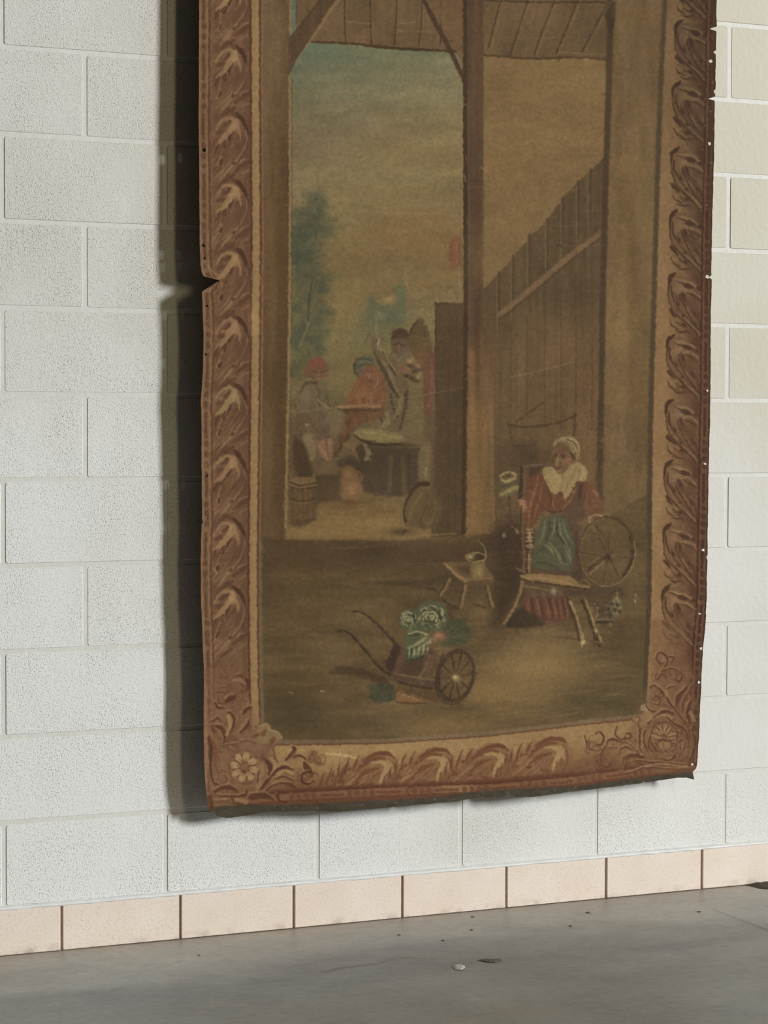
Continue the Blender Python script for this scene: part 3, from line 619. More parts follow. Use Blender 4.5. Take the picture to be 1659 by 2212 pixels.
    for x, dx in ((310, 10), (400, 30), (500, 40), (590, 30), (660, 20), (720, 30)): P.stroke(Y2(x, 790, x + dx, 920, x + dx + 10, 1010), 6, (126, 80, 58), .65, 3, taper=(.5, .4)); P.stroke(Y2(x + 45, 800, x + 60 + dx, 1000), 5, (66, 38, 32), .6, 3)
    P.poly(Y2(60, 1060, 240, 880, 300, 930, 440, 1000, 500, 1090, 300, 1120, 100, 1120), (58, 46, 34), .9, 8, True)
    # collar
    P.poly(Z(470, 520, 520, 460, 590, 470, 640, 520, 700, 530, 830, 420, 940, 440, 980, 500, 960, 610, 870, 620, 830, 680, 740, 810, 680, 730, 600, 770, 520, 660), (142, 122, 84), .97, 3, True)
    for p_ in (Z(500, 540, 560, 660, 600, 740), Z(700, 560, 680, 650, 680, 720), Z(850, 470, 790, 600, 740, 700), Z(900, 470, 880, 600)): P.stroke(p_, 4, (112, 92, 62), .5, 3)
    P.stroke(Z(600, 520, 660, 600, 650, 680), 7, (158, 138, 96), .5, 4); P.stroke(Z(920, 470, 935, 560, 900, 600), 8, (156, 134, 94), .6, 4); P.stroke(Z(520, 560, 560, 640), 6, (154, 134, 92), .5, 4)
    # head
    P.poly(Z(600, 240, 640, 190, 760, 190, 810, 270, 800, 380, 740, 490, 680, 540, 620, 500, 590, 420), (108, 78, 54), .98, 3, True)
    P.blob(*Z(750, 380)[0], 10, 10, (132, 100, 70), .7); P.blob(*Z(690, 250)[0], 18, 9, (98, 70, 48), .7)
    P.stroke(Z(655, 330, 640, 400, 635, 440), [4, 5, 6], (140, 106, 76), .85, 2); P.blob(*Z(628, 328)[0], 3.5, 4, (66, 44, 32), .8); P.blob(*Z(705, 338)[0], 5, 4.5, (64, 44, 32), .8); P.stroke(Z(618, 468, 650, 470, 685, 466), 2.6, (80, 48, 36), .7)
    P.stroke(Z(600, 330, 590, 420, 615, 490), 3, (76, 54, 38), .6); P.stroke(Z(640, 500, 680, 515), 5, (134, 102, 72), .6, 2.5); P.stroke(Z(700, 360, 760, 350, 790, 340), 2, (80, 56, 40), .5); P.stroke(Z(670, 390, 680, 430), 3, (84, 56, 40), .7)
    P.poly(Z(590, 230, 620, 160, 720, 120, 820, 130, 890, 200, 895, 310, 855, 375, 820, 330, 790, 260, 740, 205, 660, 195), (134, 116, 82), .97, 3, True)
    for p_ in (Z(680, 160, 790, 200, 850, 320), Z(740, 140, 840, 200, 880, 300), Z(640, 185, 740, 190, 800, 260)): P.stroke(p_, 2.8, (88, 70, 48), .75, 1.6); P.stroke([(x + 2, y - 3) for x, y in p_], 2.5, (160, 142, 104), .6)
    P.poly(Z(790, 290, 850, 330, 850, 380, 800, 360), (70, 52, 36), .8, 3)
    # hands
    P.poly(Z(200, 820, 250, 820, 300, 900, 290, 960, 220, 960), (126, 86, 64), .9, 3, True)
    for y in (835, 870, 905): P.stroke(Z(225, y, 265, y + 8), 4, (160, 118, 88), .8, 2)
    P.stroke(Z(1010, 1080, 1010, 1030, 1060, 1000, 1130, 1000, 1165, 1040), 3.5, (152, 130, 98), .85, 2); P.poly(Z(1025, 1060, 1050, 1020, 1120, 1020, 1110, 1060, 1060, 1090), (104, 76, 54), .8, 3, True)
    P.stroke(Z(1030, 1130, 1080, 1190, 1140, 1270), [6, 5, 3], (128, 98, 72), .8, 2); P.stroke(Z(1090, 1130, 1150, 1210), 5, (72, 52, 38), .7)
    # chair back, distaff with flax
    P.stroke(Z(230, 470, 230, 640, 215, 800), 8, (56, 42, 30), .85); P.stroke(Z(262, 450, 265, 620, 265, 800), 3, (104, 80, 62), .7); P.stroke(Z(260, 455, 380, 440, 470, 430), [3, 4, 3], (116, 98, 76), .55); P.poly(Z(300, 480, 470, 450, 420, 530, 330, 560), (62, 46, 34), .7, 6)
    P.poly(Z(-10, 580, 60, 520, 150, 510, 185, 560, 190, 700, 170, 760, 60, 810, 0, 790), (92, 86, 58), .9, 5, True)
    P.stroke(Z(0, 560, 60, 525, 150, 530, 150, 580, 60, 620, 10, 600), 5.5, (152, 136, 92), .85, 3); P.poly(Z(10, 570, 70, 540, 110, 545, 60, 590), (92, 66, 36), .8, 3, True); P.stroke(Z(0, 770, 90, 720, 180, 690), [7, 9, 6], (140, 124, 76), .85, 4); P.stroke(Z(0, 680, 90, 660, 180, 620), 7, (70, 66, 44), .6, 4)
    P.stroke(Z(90, 800, 100, 940, 110, 1060), 4.5, (72, 52, 34), .8)
    # turned spindle post
    P.stroke(Z(240, 960, 245, 1150, 240, 1300) + Y2(245, 150, 265, 300, 260, 480), [4, 6, 6, 5, 6, 5], (104, 78, 58), .9, 2); P.stroke(Z(228, 900, 230, 1200) + Y2(225, 200), 4, (58, 40, 30), .7)
    P.stroke(Z(320, 1150, 325, 1280) + Y2(330, 100, 340, 250, 325, 350, 330, 500), [7, 8, 8, 7, 6, 6], (116, 92, 66), .9, 2)
    for y in (1165, 1200, 1250, 1290, 1340): P.stroke(Z(285, y, 355, y - 6), 3, (152, 130, 98), .75)
    for y in (170, 215, 250, 290): P.stroke(Y2(300, y, 370, y - 5), 3, [(66, 48, 34), (148, 124, 92)][(y // 5) % 2], .75)
    P.stroke(Y2(322, 60, 330, 140), 3, (164, 146, 114), .8); P.stroke(Y2(320, 290, 318, 460), 3, (150, 128, 88), .7); P.stroke(Y2(190, 460, 270, 500), 5, (110, 86, 64), .8)
    P.blob(*Y2(38, 85)[0], 4.5, 4.5, (140, 112, 86), .95); P.blob(*Y2(185, 45)[0], 4, 5, (132, 104, 74), .9); P.stroke(Z(120, 1120, 170, 1160, 190, 1200), 2.5, (124, 96, 70), .7)
    # bench of the wheel
    P.poly(Y2(220, 530, 350, 510, 780, 540, 880, 610, 1010, 650, 1010, 680, 700, 640, 250, 575), (130, 102, 66), .97, 2.5)
    P.poly(Y2(225, 570, 700, 645, 1020, 690, 1020, 740, 640, 720, 260, 665, 230, 640), (86, 66, 42), .95, 2.5); P.stroke(Y2(240, 580, 620, 640, 1000, 690), 3, (58, 42, 28), .8); P.stroke(Y2(250, 655, 450, 680, 660, 715), 3, (124, 100, 68), .8); P.stroke(Y2(225, 545, 500, 570, 800, 625), 2.5, (152, 124, 84), .7)
    P.poly(Y2(700, 700, 1020, 690, 1320, 650, 1390, 690, 1200, 740, 1000, 760, 720, 760), (78, 60, 44), .9, 5)
    for x in (380, 490, 600, 680): P.blob(*Y2(x, 735)[0], 5, 7, (98, 92, 74), .7)
    P.blob(*Y2(600, 710)[0], 6, 9, (134, 130, 102), .8)
    # legs
    P.stroke(Y2(240, 600, 225, 720, 150, 900, 40, 1070), [7, 7, 6, 6], (126, 98, 68), .95, 2); P.stroke(Y2(262, 680, 250, 780), 4, (60, 40, 30), .6); P.stroke(Y2(190, 840, 60, 1080), 2.5, (150, 122, 86), .5)
    for p_ in (Y2(790, 830, 850, 960, 890, 1090, 930, 1270), Y2(955, 800, 1020, 960, 1080, 1130, 1160, 1310)):
        P.stroke([(x - 5, y + 3) for x, y in p_], 7, (58, 42, 28), .8, 3); P.stroke(p_, 6, (124, 100, 70), .95, 2); P.stroke([(x + 1, y) for x, y in p_], 2, (158, 134, 98), .6)
    P.blob(*Y2(1082, 1158)[0], 5, 5, (164, 140, 102), .9); P.blob(*Y2(795, 845)[0], 4, 4, (150, 126, 92), .8); P.stroke(Y2(935, 1180, 940, 1290), 4, (150, 126, 88), .8); P.blob(*Y2(930, 1292)[0], 7, 4, (176, 154, 112), .9)
    P.stroke(Y2(1060, 1180, 1090, 1280, 1160, 1310), [6, 8, 3], (60, 44, 30), .8, 3)
    for p_ in (Y2(640, 1140, 800, 1145, 890, 1150), Y2(560, 1215, 760, 1235, 900, 1250), Y2(960, 1260, 1080, 1280, 1150, 1310)): P.stroke(p_, 6, (84, 64, 40), .7, 4, taper=(.3, .6))
    # the wheel
    cx, cy = Y2(1200, 270)[0]
    P.ell(cx, cy, 60, 74, (96, 74, 50), .35, 6)
    P.ring(cx, cy, 60, 75, 5, (74, 54, 36), .95, 2, 4); P.ring(cx, cy, 58, 74, 2, (134, 110, 76), .7, 1.5, 4, 90, 260); P.ring(cx + 2, cy, 61, 75, 2.5, (144, 120, 84), .75, 1.5, 4, -20, 95)
    P.ring(cx, cy, 56, 70, 6, (62, 46, 30), .8, 2, 4, -30, 45)
    hx, hy = Y2(1225, 325)[0]
    for x, y in ((1240, 60), (1450, 90), (1480, 325), (1360, 560), (1170, 640), (1010, 540), (900, 270), (1100, 60)):
        e = Y2(x, y)[0]; P.stroke([(hx, hy), e], [4, 4.5], (78, 58, 38), .9, 1.8); P.stroke([(hx + 2, hy - 1), (e[0] + 2, e[1] - 1)], 1.6, (126, 102, 70), .55)
    P.stroke(Y2(1000, 470, 1170, 340), 6, (66, 48, 32), .8); P.stroke(Y2(1020, 520, 1170, 380), 3.5, (134, 110, 78), .8); P.stroke(Y2(980, 430, 1120, 330), 2.5, (124, 102, 72), .7)
    P.blob(hx, hy, 7, 8, (58, 42, 28), .95); P.blob(hx + 9, hy - 4, 6, 2.5, (128, 102, 70), .8)
    P.poly(Y2(800, 500, 880, 480, 960, 620, 1050, 650, 900, 640), (72, 56, 42), .8, 5); P.stroke(Y2(890, 620, 960, 580, 1020, 650), 3, (118, 94, 68), .7); P.stroke(Y2(850, 60, 870, 400, 930, 560), 5, (70, 52, 38), .6, 3)
    # cat and basket behind the bench
    P.poly(Y2(1060, 860, 1240, 820, 1280, 1020, 1260, 1080, 1080, 1040), (80, 66, 48), .8, 6)
    P.stroke(Y2(1070, 860, 1110, 920, 1095, 1000), 4, (128, 108, 80), .8); P.poly(Y2(1240, 800, 1320, 770, 1390, 830, 1380, 920, 1320, 1010, 1270, 1000), (98, 86, 62), .9, 4, True)
    for x, y in ((1290, 830), (1340, 830), (1310, 890), (1360, 900), (1290, 960), (1330, 960), (1320, 790)): P.blob(*Y2(x, y)[0], 3.5, 4, (150, 134, 100), .75)
    for x, y in ((1270, 850), (1330, 860), (1300, 920), (1350, 940), (1380, 740), (1250, 790)): P.blob(*Y2(x, y)[0], 3.5, 4, (48, 38, 28), .8)
    P.stroke(Y2(1320, 700, 1330, 820), 3, (130, 114, 82), .7); P.stroke(Y2(1220, 770, 1260, 730, 1380, 700), 3, (54, 42, 30), .7); P.stroke(Y2(1080, 1030, 1280, 1030), 4, (116, 98, 70), .75); P.stroke(Y2(1090, 1060, 1270, 1060), 6, (56, 44, 32), .8)
    for q in range(26): P.blob(*Y2(R.uniform(1080, 1260), R.uniform(860, 1010))[0], 2.5, 2.5, R.choice([(120, 100, 74), (56, 44, 32)]), .6)
    P.blob(*Y2(1250, 1080)[0], 5, 4, (130, 112, 80), .7)
    P.stroke(Y2(1535, 740, 1530, 830), [2, 4, 2], (196, 166, 124), .85)

    # ---- stool with bucket
    Z = Zf(900, 1140, 7.54)
    P.poly(Z(440, 560, 820, 560, 1100, 600, 1250, 800, 1250, 880, 790, 890, 600, 730), (104, 80, 54), .95, 3)
    P.poly(Z(790, 880, 1240, 830, 1240, 940, 800, 960), (92, 70, 44), .95, 3); P.stroke(Z(450, 575, 620, 740, 780, 860), [4, 7, 9], (142, 114, 78), .8, 2.5); P.stroke(Z(800, 850, 1000, 830, 1230, 820), [8, 5, 3], (128, 100, 68), .7, 3)
    P.poly(Z(640, 640, 800, 600, 900, 700, 840, 780, 740, 720), (74, 56, 38), .7, 8)
    for p_ in (Z(540, 840, 470, 980, 390, 1100), Z(800, 940, 760, 1120, 720, 1310), Z(1150, 960, 1190, 1130, 1230, 1280)): P.stroke([(x - 4, y) for x, y in p_], 4, (58, 42, 28), .6, 2.5); P.stroke(p_, [7, 6, 6], (128, 102, 72), .85, 2)
    P.poly(Z(900, 540, 1090, 530, 1100, 700, 1060, 810, 930, 800, 880, 720), (112, 94, 60), .95, 4, True); P.blob(*Z(1010, 710)[0], 8, 12, (152, 126, 78), .85)
    P.ell(*Z(960, 480)[0], 21, 9.5, (64, 50, 34), .95, 2); P.ring(*Z(960, 480)[0], 21, 9.5, 2.5, (138, 122, 84), .85); P.blob(*Z(870, 470)[0], 9, 5.5, (140, 126, 90), .9); P.blob(*Z(860, 470)[0], 4, 3, (160, 146, 108), .7)
    P.stroke(Z(1090, 540, 1120, 430, 1080, 290, 990, 190), [3.5, 4, 3, 1.5], (128, 108, 82), .8, 2); P.stroke(Z(820, 400, 850, 290, 960, 190), 1.6, (96, 76, 54), .6)
    P.stroke(Z(130, 990, 260, 1000, 330, 1050), [2, 5, 3], (62, 46, 28), .8, 3); P.stroke(Z(420, 1170, 560, 1260, 680, 1310), [3, 7, 6], (62, 46, 28), .8, 3); P.stroke(Z(920, 1250, 1100, 1300), [3, 6], (66, 50, 32), .7, 3)

    # ---- wheelbarrow with cabbages
    Z = Zf(680, 1240, 3.95)
    P.poly(Z(120, 850, 200, 790, 330, 790, 460, 830, 620, 900, 640, 1000, 560, 950, 400, 880, 260, 860), (70, 52, 36), .75, 6, True)
    P.poly(Z(640, 950, 1000, 990, 1300, 1060, 1240, 1110, 1000, 1090, 700, 1080), (84, 60, 40), .6, 10)
    for p_ in (Z(335, 315, 400, 325, 470, 370, 560, 450, 630, 530, 700, 600), Z(195, 490, 240, 480, 300, 510, 380, 590, 480, 710, 560, 800, 640, 860)):
        P.stroke(p_, [5, 5.5, 6, 6, 6, 7], (60, 44, 30), .95, 2); P.stroke([(x + 1, y - 2) for x, y in p_], 1.6, (116, 92, 62), .5)
    P.poly(Z(680, 590, 780, 640, 980, 700, 1060, 640, 1040, 700, 930, 880, 640, 850, 600, 780), (82, 60, 46), .97, 3); P.poly(Z(600, 770, 680, 590, 740, 620, 680, 790, 640, 850), (64, 46, 36), .85, 3)
    P.poly(Z(740, 640, 800, 660, 720, 850, 660, 850), (96, 72, 56), .8, 4); P.poly(Z(960, 680, 1040, 640, 1060, 720, 930, 890, 890, 880), (98, 74, 56), .9, 3); P.stroke(Z(1000, 650, 960, 780, 900, 880), 3, (126, 98, 72), .6); P.blob(*Z(990, 660)[0], 6, 6, (62, 44, 32), .8)
    P.poly(Z(650, 840, 760, 850, 900, 890, 1060, 910, 1200, 950, 1220, 1010, 1180, 1060, 1080, 1020, 1000, 970, 830, 950, 690, 910), (86, 64, 48), .97, 3); P.stroke(Z(680, 850, 800, 870, 900, 890, 1040, 910), 2.5, (134, 108, 80), .75); P.stroke(Z(720, 920, 860, 960, 1000, 980), 5, (58, 40, 28), .8, 3)
    P.stroke(Z(1100, 940, 1200, 960), 2, (128, 102, 76), .6); P.blob(*Z(1175, 930)[0], 6, 3, (50, 34, 24), .9)
    wx, wy = Z(1205, 870)[0]
    P.ell(wx, wy, 39, 55, (98, 76, 52), .7, 4, 14); P.ring(wx, wy, 39, 56, 8, (72, 54, 40), .97, 2, 14); P.ring(wx, wy, 42, 60, 1.8, (112, 90, 64), .6, 1.5, 14, -90, 100); P.ring(wx, wy, 35, 51, 2, (56, 40, 28), .7, 1.5, 14)
    hx, hy = Z(1205, 885)[0]
    for k in range(10):
        an = math.radians(20 + 36 * k); c_, s_ = math.cos(math.radians(14)), math.sin(math.radians(14)); u, v_ = 35 * math.cos(an), 51 * math.sin(an)
        e = (wx + u * c_ - v_ * s_, wy + u * s_ + v_ * c_); P.stroke([(hx, hy), e], [3.5, 5], (58, 42, 28), .8, 2)
        P.stroke([(hx + 2, hy), (e[0] + 3, e[1])], 1.8, (124, 100, 70), .5)
    P.blob(hx, hy, 8, 9, (156, 138, 92), .9); P.blob(hx - 2, hy - 1, 4, 5, (182, 164, 112), .8); P.ring(wx - 2, wy + 6, 41, 57, 3, (60, 44, 32), .6, 2, 14, 60, 200)
    # leaves below
    P.poly(Z(480, 960, 600, 930, 660, 960, 700, 1060, 600, 1095, 480, 1080), (62, 66, 48), .85, 6, True)
    for q in range(40): x = R.uniform(480, 680); y = R.uniform(940, 1080); P.stroke(Z(x, y, x - R.uniform(10, 40), y + R.uniform(-10, 30)), 2.5, R.choice([(48, 56, 42), (86, 92, 68), (64, 70, 52)]), .6, 2)
    P.poly(Z(690, 1010, 860, 1040, 1010, 1095, 760, 1105, 690, 1090), (122, 86, 56), .85, 6); P.stroke(Z(720, 1020, 820, 1050, 900, 1085), 3, (156, 116, 80), .7); P.stroke(Z(700, 1095, 860, 1105, 960, 1100), 3, (70, 44, 28), .8); P.stroke(Z(740, 1040, 830, 1080), 3, (138, 92, 60), .6)
    # cabbages
    P.poly(Z(1010, 500, 1120, 420, 1230, 380, 1330, 470, 1320, 560, 1200, 620, 1080, 600), (66, 70, 50), .8, 9, True)
    for q in range(60):
        an = R.uniform(-.9, .5); r = R.uniform(60, 240); x0, y0 = 1110, 530
        P.stroke(Z(x0 + 40 * math.cos(an), y0 + 40 * math.sin(an), x0 + r * math.cos(an), y0 + r * math.sin(an)), 2.2, R.choice([(56, 66, 50), (78, 84, 60), (48, 56, 42), (94, 92, 62)]), .55, 2, taper=(1, .3))
    P.poly(Z(720, 420, 730, 340, 790, 300, 860, 310, 890, 270, 960, 230, 1060, 240, 1130, 300, 1140, 400, 1090, 470, 1000, 490, 860, 490, 770, 480), (74, 82, 60), .97, 4, True)
    for cx, cy, s_ in ((800, 395, 68), (1000, 370, 100)):
        for k, (r, a0, a1, c) in enumerate(((1.0, 150, 400, (150, 148, 112)), (.84, 0, 360, (52, 60, 44)), (.72, 20, 250, (146, 144, 108)), (.58, 0, 360, (60, 66, 48)), (.46, 160, 400, (156, 152, 116)), (.3, 0, 300, (58, 64, 46)), (.16, 0, 360, (150, 146, 108)))):
            p_ = []
            for j in range(22):
                an = math.radians(a0 + (a1 - a0) * j / 21); w_ = 1 + .10 * math.sin(7 * an + k) + R.uniform(-.04, .04)
                p_.append(Z(cx + s_ * r * w_ * math.cos(an), cy + s_ * r * w_ * math.sin(an) * .95)[0])
            P.stroke(p_, s_ * .052 if k else s_ * .04, c, .85, 1.8)
        for k in range(26): an = R.uniform(0, 6.28); r = R.uniform(.75, 1.12) * s_; P.blob(*Z(cx + r * math.cos(an), cy + r * math.sin(an))[0], 2.6, 2, R.choice([(150, 148, 112), (50, 58, 42), (120, 122, 90)]), .7)
    P.poly(Z(790, 510, 940, 500, 990, 560, 960, 640, 900, 720, 790, 740, 770, 620), (80, 86, 62), .97, 4, True)
    P.stroke(Z(800, 510, 880, 490, 970, 520), 4, (150, 146, 110), .8); P.stroke(Z(800, 530, 900, 515), 3, (54, 60, 44), .8)
    for p_ in (Z(950, 540, 880, 590, 790, 640), Z(990, 570, 930, 610, 850, 660), Z(960, 640, 900, 650, 830, 700)): P.stroke(p_, [7, 6, 3], (150, 146, 110), .75, 2.5)
    for k in range(9): x = 790 + 20 * k; P.stroke(Z(x, 640 - 4 * k, x - 5, 710 - 5 * k), 3, [(56, 62, 44), (156, 152, 116)][k % 2], .75, 1.6)
    P.stroke(Z(780, 740, 850, 730, 930, 700), 4, (50, 40, 28), .7); P.blob(*Z(985, 575)[0], 5, 5, (146, 142, 106), .8)
    P.blob(*Z(1065, 530)[0], 15, 11, (146, 96, 72), .95); P.blob(*Z(1050, 520)[0], 7, 5, (168, 118, 90), .7)
    for x, y in ((628, 1497), (697, 1494)): P.stroke(L(x - 4, y - 1, x + 6, y + 1), [1, 3, 1], (200, 180, 140), .8)

    # old varnish pulls every hue towards brown
    lum = P.a @ np.array([.3, .59, .11], np.float32)
    P.a = .74 * P.a + .26 * lum[..., None] * np.array([1.20, .97, .64], np.float32)
    # mottling, craquelure and pale creases of old cloth over the picture
    n = (fbm(allX, allY, 90, 90, 201) - .5)[..., None] * np.array([16, 13, 10]); P.a += n
    for q in range(34):
        x = R.uniform(630, 1380); y = R.uniform(60, 1500); w = R.uniform(20, 110)
        P.stroke([(x, y), (x + w * .5, y + R.uniform(-2, 3)), (x + w, y + R.uniform(-3, 5))], R.uniform(1, 1.8), (150, 126, 92), R.uniform(.12, .32), 1.6)
    for x, y0, y1 in ((941, 340, 400), (1012, 200, 700), (760, 180, 300)): P.stroke(L(x, y0, x + 1, y1), 1.5, (140, 118, 86), .3)
    P.stroke(L(628, 890, 720, 882, 830, 866, 1000, 838), 1.6, (140, 122, 92), .4); P.stroke(L(700, 452, 860, 460, 998, 465), 1.6, (150, 128, 90), .5)

    # ---- painted border -------------------------------------------------
    # left band
    yl = np.append(np.arange(-470, 1780, 50.), 1800.)
    Lp = [(415, -470)] + [(415, 1800)] + [(float(INNERL(y)) + 2, y) for y in yl[::-1]]
    P.poly(Lp, lambda X, Y: np.array([118, 88, 64]) + (fbm(X, Y, 26, 26, 301) - .5)[..., None] * 26 + (fbm(X, Y, 60, 140, 305) - .5)[..., None] * np.array([20, 20, 16]), 1, 1.5)
    def ledge(y): return np.minimum(LEFT(y), 443.)
    vline(-470, 1500, lambda y: (ledge(y) + 24 + BORDL(y)) / 2, 66, (110, 80, 56), .75, 12)
    vline(-470, 1480, lambda y: BORDL(y) - 7, 13, (96, 66, 50), .6, 7)
    vline(-470, 1600, lambda y: BORDL(y) + 1, 5, (82, 54, 36), .95, 2)
    vline(-470, 1590, lambda y: BORDL(y) + 11.5, 15, (146, 116, 78), .98, 2); vline(-470, 1590, lambda y: BORDL(y) + 14, 4, (156, 126, 86), .4, 4)
    vline(-470, 1600, lambda y: BORDL(y) + 21.5, 3.4, (84, 56, 36), .95, 1.6); vline(-470, 1170, lambda y: BORDL(y) + 26, 3.5, (128, 98, 72), .7, 2)
    vline(1170, 1600, lambda y: BORDL(y) + 27, 7, (116, 96, 72), .7, 3)
    P.blob(548, 690, 9, 40, (166, 136, 90), .7)
    # bead strip left
    vline(-470, 1740, lambda y: ledge(y) + 2, 5, (136, 104, 78), .8, 2.5); vline(-470, 1700, lambda y: ledge(y) + 17, 4, (140, 108, 78), .7, 2); vline(-470, 1600, lambda y: ledge(y) + 22, 4, (86, 58, 38), .85, 2.5)
    y = -460.; k = 0
    while y < 1690:
        if k % 4 == 3:
            vline(y, y + 52, lambda q: ledge(q) + 10.5, 7, (88, 58, 40), .8, 2.5, 13); vline(y, y + 52, lambda q: ledge(q) + 13, 1.6, (132, 98, 70), .6); y += 66
        else:
            x = float(ledge(y)) + 10.5; P.ell(x, y, 5, 6.5, (90, 60, 42), .85, 2.2); P.ell(x + 1.5, y - 1, 2, 3, (112, 80, 58), .6, 1.5); y += 22 if k % 4 < 2 else 19
        k += 1
    # acanthus leaves, left band: one motif, repeated with the hand's variation
    def leafL(ax, ay, sc=1., seed=0):
        r = random.Random(seed); T = lambda *p: [(ax + sc * p[i] + r.uniform(-1.3, 1.3), ay + p[i + 1] + r.uniform(-1.6, 1.6)) for i in range(0, len(p), 2)]
        lt = (150 + r.uniform(-8, 8), 119 + r.uniform(-8, 6), 84); dk = (74, 48, 33); md = (92, 63, 46)
        P.blob(*T(-18, 30)[0], 26, 26, (120, 90, 62), .5); P.blob(*T(-44, 8)[0], 16, 14, (90, 62, 45), .6); P.blob(*T(10, 60)[0], 14, 26, (92, 63, 48), .6); P.blob(*T(-46, 78)[0], 10, 20, (90, 61, 44), .6)
        for q in range(13):
            u = r.uniform(-44, 12); w_ = r.uniform(30, 128); P.stroke(T(u, w_, u - 8, w_ + 12, u - 18, w_ + 26), [1.5, 3.2, 1.2], r.choice([(78, 52, 37), (146, 116, 84), (90, 62, 45), (138, 108, 78)]), .55, 1.8)
        for q in range(4):
            u = r.uniform(-46, -14); w_ = r.uniform(16, 34); P.stroke(T(u, w_ + 10, u + 7, w_ + 1, u + 16, w_ - 2), [1.5, 3, 1.5], r.choice([(84, 56, 40), (158, 128, 92)]), .6, 1.6)
        P.blob(*T(2, 75)[0], 16, 20, (98, 68, 50), .7); P.blob(*T(-30, 85)[0], 12, 22, (100, 70, 50), .6)
        P.stroke(T(-38, 3, -23, -9, -8, 0, 2, 10), [3, 11, 8, 2], md, .8, 3)
        P.stroke(T(-51, 34, -37, 14, -18, 7, -5, 16), [3, 6, 7, 6], lt, .75, 3)
        P.stroke(T(-6, 14, -16, 34, -30, 50, -48, 66), [11, 15, 13, 5], lt, .8, 3.5); P.blob(*T(-8, 24)[0], 9, 11, (162, 132, 94), .65)
        P.stroke(T(-4, 22, 4, 40, 5, 56), [9, 7, 2], lt, .7, 2.5)
        P.stroke(T(-4, -2, 6, 8, 16, 26, 22, 44), [5, 10, 8, 4], dk, .92, 2.2)
        P.stroke(T(18, 36, 20, 60, 6, 90, -20, 118, -42, 146), [2, 3.5, 4.5, 5, 3], (138, 108, 78), .7, 2)
        P.stroke(T(24, 50, 16, 80, -4, 106), [3, 6, 3], md, .7, 3)
        P.ell(*T(-26, 23)[0], 9, 4.5, md, .85, 2.5, -32); P.ell(*T(-39, 40)[0], 10, 5, md, .8, 2.5, -20); P.ell(*T(-20, 17)[0], 4, 2.5, dk, .7, 1.6, -20)
        P.stroke(T(-11, 38, -20, 54, -30, 74), [2, 7, 3], dk, .85, 2); P.stroke(T(-28, 58, -40, 78), [3, 5, 2], dk, .75, 2); P.stroke(T(-44, 66, -52, 86), [4, 3], dk, .7, 2)
        P.stroke(T(-1, 44, -6, 62), [2, 4, 1], dk, .7, 2); P.stroke(T(-36, 74, -44, 96), [2, 1.4], (170, 140, 104), .6, 1.4); P.stroke(T(-23, 56, -26, 70), [2, 1.2], (170, 140, 104), .6, 1.4)
        P.ell(*T(-41, 104)[0], 4, 7.5, dk, .85, 2, 25); P.stroke(T(-38, 92, -47, 108, -42, 114), [1.5, 3, 1.5], (156, 124, 90), .75, 1.6)
        P.stroke(T(-2, 98, -24, 126, -46, 152), [2, 4, 2], (142, 112, 80), .7, 2); P.stroke(T(-14, 100, -34, 122, -50, 136), [2, 3.5, 2], (140, 110, 78), .6, 2)
        P.stroke(T(-8, 132, -22, 142, -34, 150), [3, 5, 3], dk, .8, 2); P.ell(*T(-10, 108)[0], 5, 3, dk, .75, 2, -40)
        P.stroke(T(24, 102, 8, 112, -8, 124), [8, 11, 4], (90, 60, 43), .8, 3); P.stroke(T(22, 96, 10, 100, 4, 108), [2, 3, 2], (146, 116, 84), .65, 1.8); P.stroke(T(22, 122, 8, 130), [5, 3], (142, 112, 80), .5, 3)
    for q in range(620):
        y = R.uniform(-460, 1440); x = R.uniform(460, 530); l_ = R.uniform(10, 34)
        P.stroke([(x, y), (x - l_ * .4, y + l_ * .45), (x - l_ * .7, y + l_)], R.uniform(1.5, 4.5), R.choice([(96, 66, 47), (132, 101, 72), (104, 74, 52), (140, 110, 80), (88, 60, 43)]), R.uniform(.25, .55), 2, taper=(.3, .3))
    for k in range(13):
        ay = -335 + 146.2 * k
        if ay < 1380: leafL(float(BORDL(ay)) - 26, ay - 4, .95, k)
    # notch of missing paint near the tear
    P.stroke(L(440, 563, 452, 578, 470, 596), [2, 4, 2], (146, 122, 92), .6)

    # right band
    Rp = [(float(DARKR(y)) + 3, y) for y in yl] + [(1600, 1800), (1600, -470)]
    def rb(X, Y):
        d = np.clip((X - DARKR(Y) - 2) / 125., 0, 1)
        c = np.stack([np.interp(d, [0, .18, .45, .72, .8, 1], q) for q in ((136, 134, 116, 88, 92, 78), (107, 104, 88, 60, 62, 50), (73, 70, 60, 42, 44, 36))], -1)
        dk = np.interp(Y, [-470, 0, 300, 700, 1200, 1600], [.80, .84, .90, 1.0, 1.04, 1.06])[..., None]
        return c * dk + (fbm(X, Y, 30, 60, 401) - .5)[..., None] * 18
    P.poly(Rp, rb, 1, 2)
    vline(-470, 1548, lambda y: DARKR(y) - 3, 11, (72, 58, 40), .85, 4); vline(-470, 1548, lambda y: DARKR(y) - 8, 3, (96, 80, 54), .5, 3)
    def leafR(ax, ay, seed, dk_=1.):
        r = random.Random(seed); T = lambda *p: [(ax + p[i] + r.uniform(-1.2, 1.2), ay + p[i + 1] + r.uniform(-1.5, 1.5)) for i in range(0, len(p), 2)]
        D = (68 * dk_, 45 * dk_, 30 * dk_); Mm = (90 * dk_, 62 * dk_, 44 * dk_); Lt = (136 * dk_, 108 * dk_, 76 * dk_)
        P.poly(T(-2, 4, 22, 6, 44, 20, 56, 60, 56, 130, 30, 118, 6, 92, -12, 62, -15, 30), (104 * dk_, 77 * dk_, 54 * dk_), .8, 4, True)
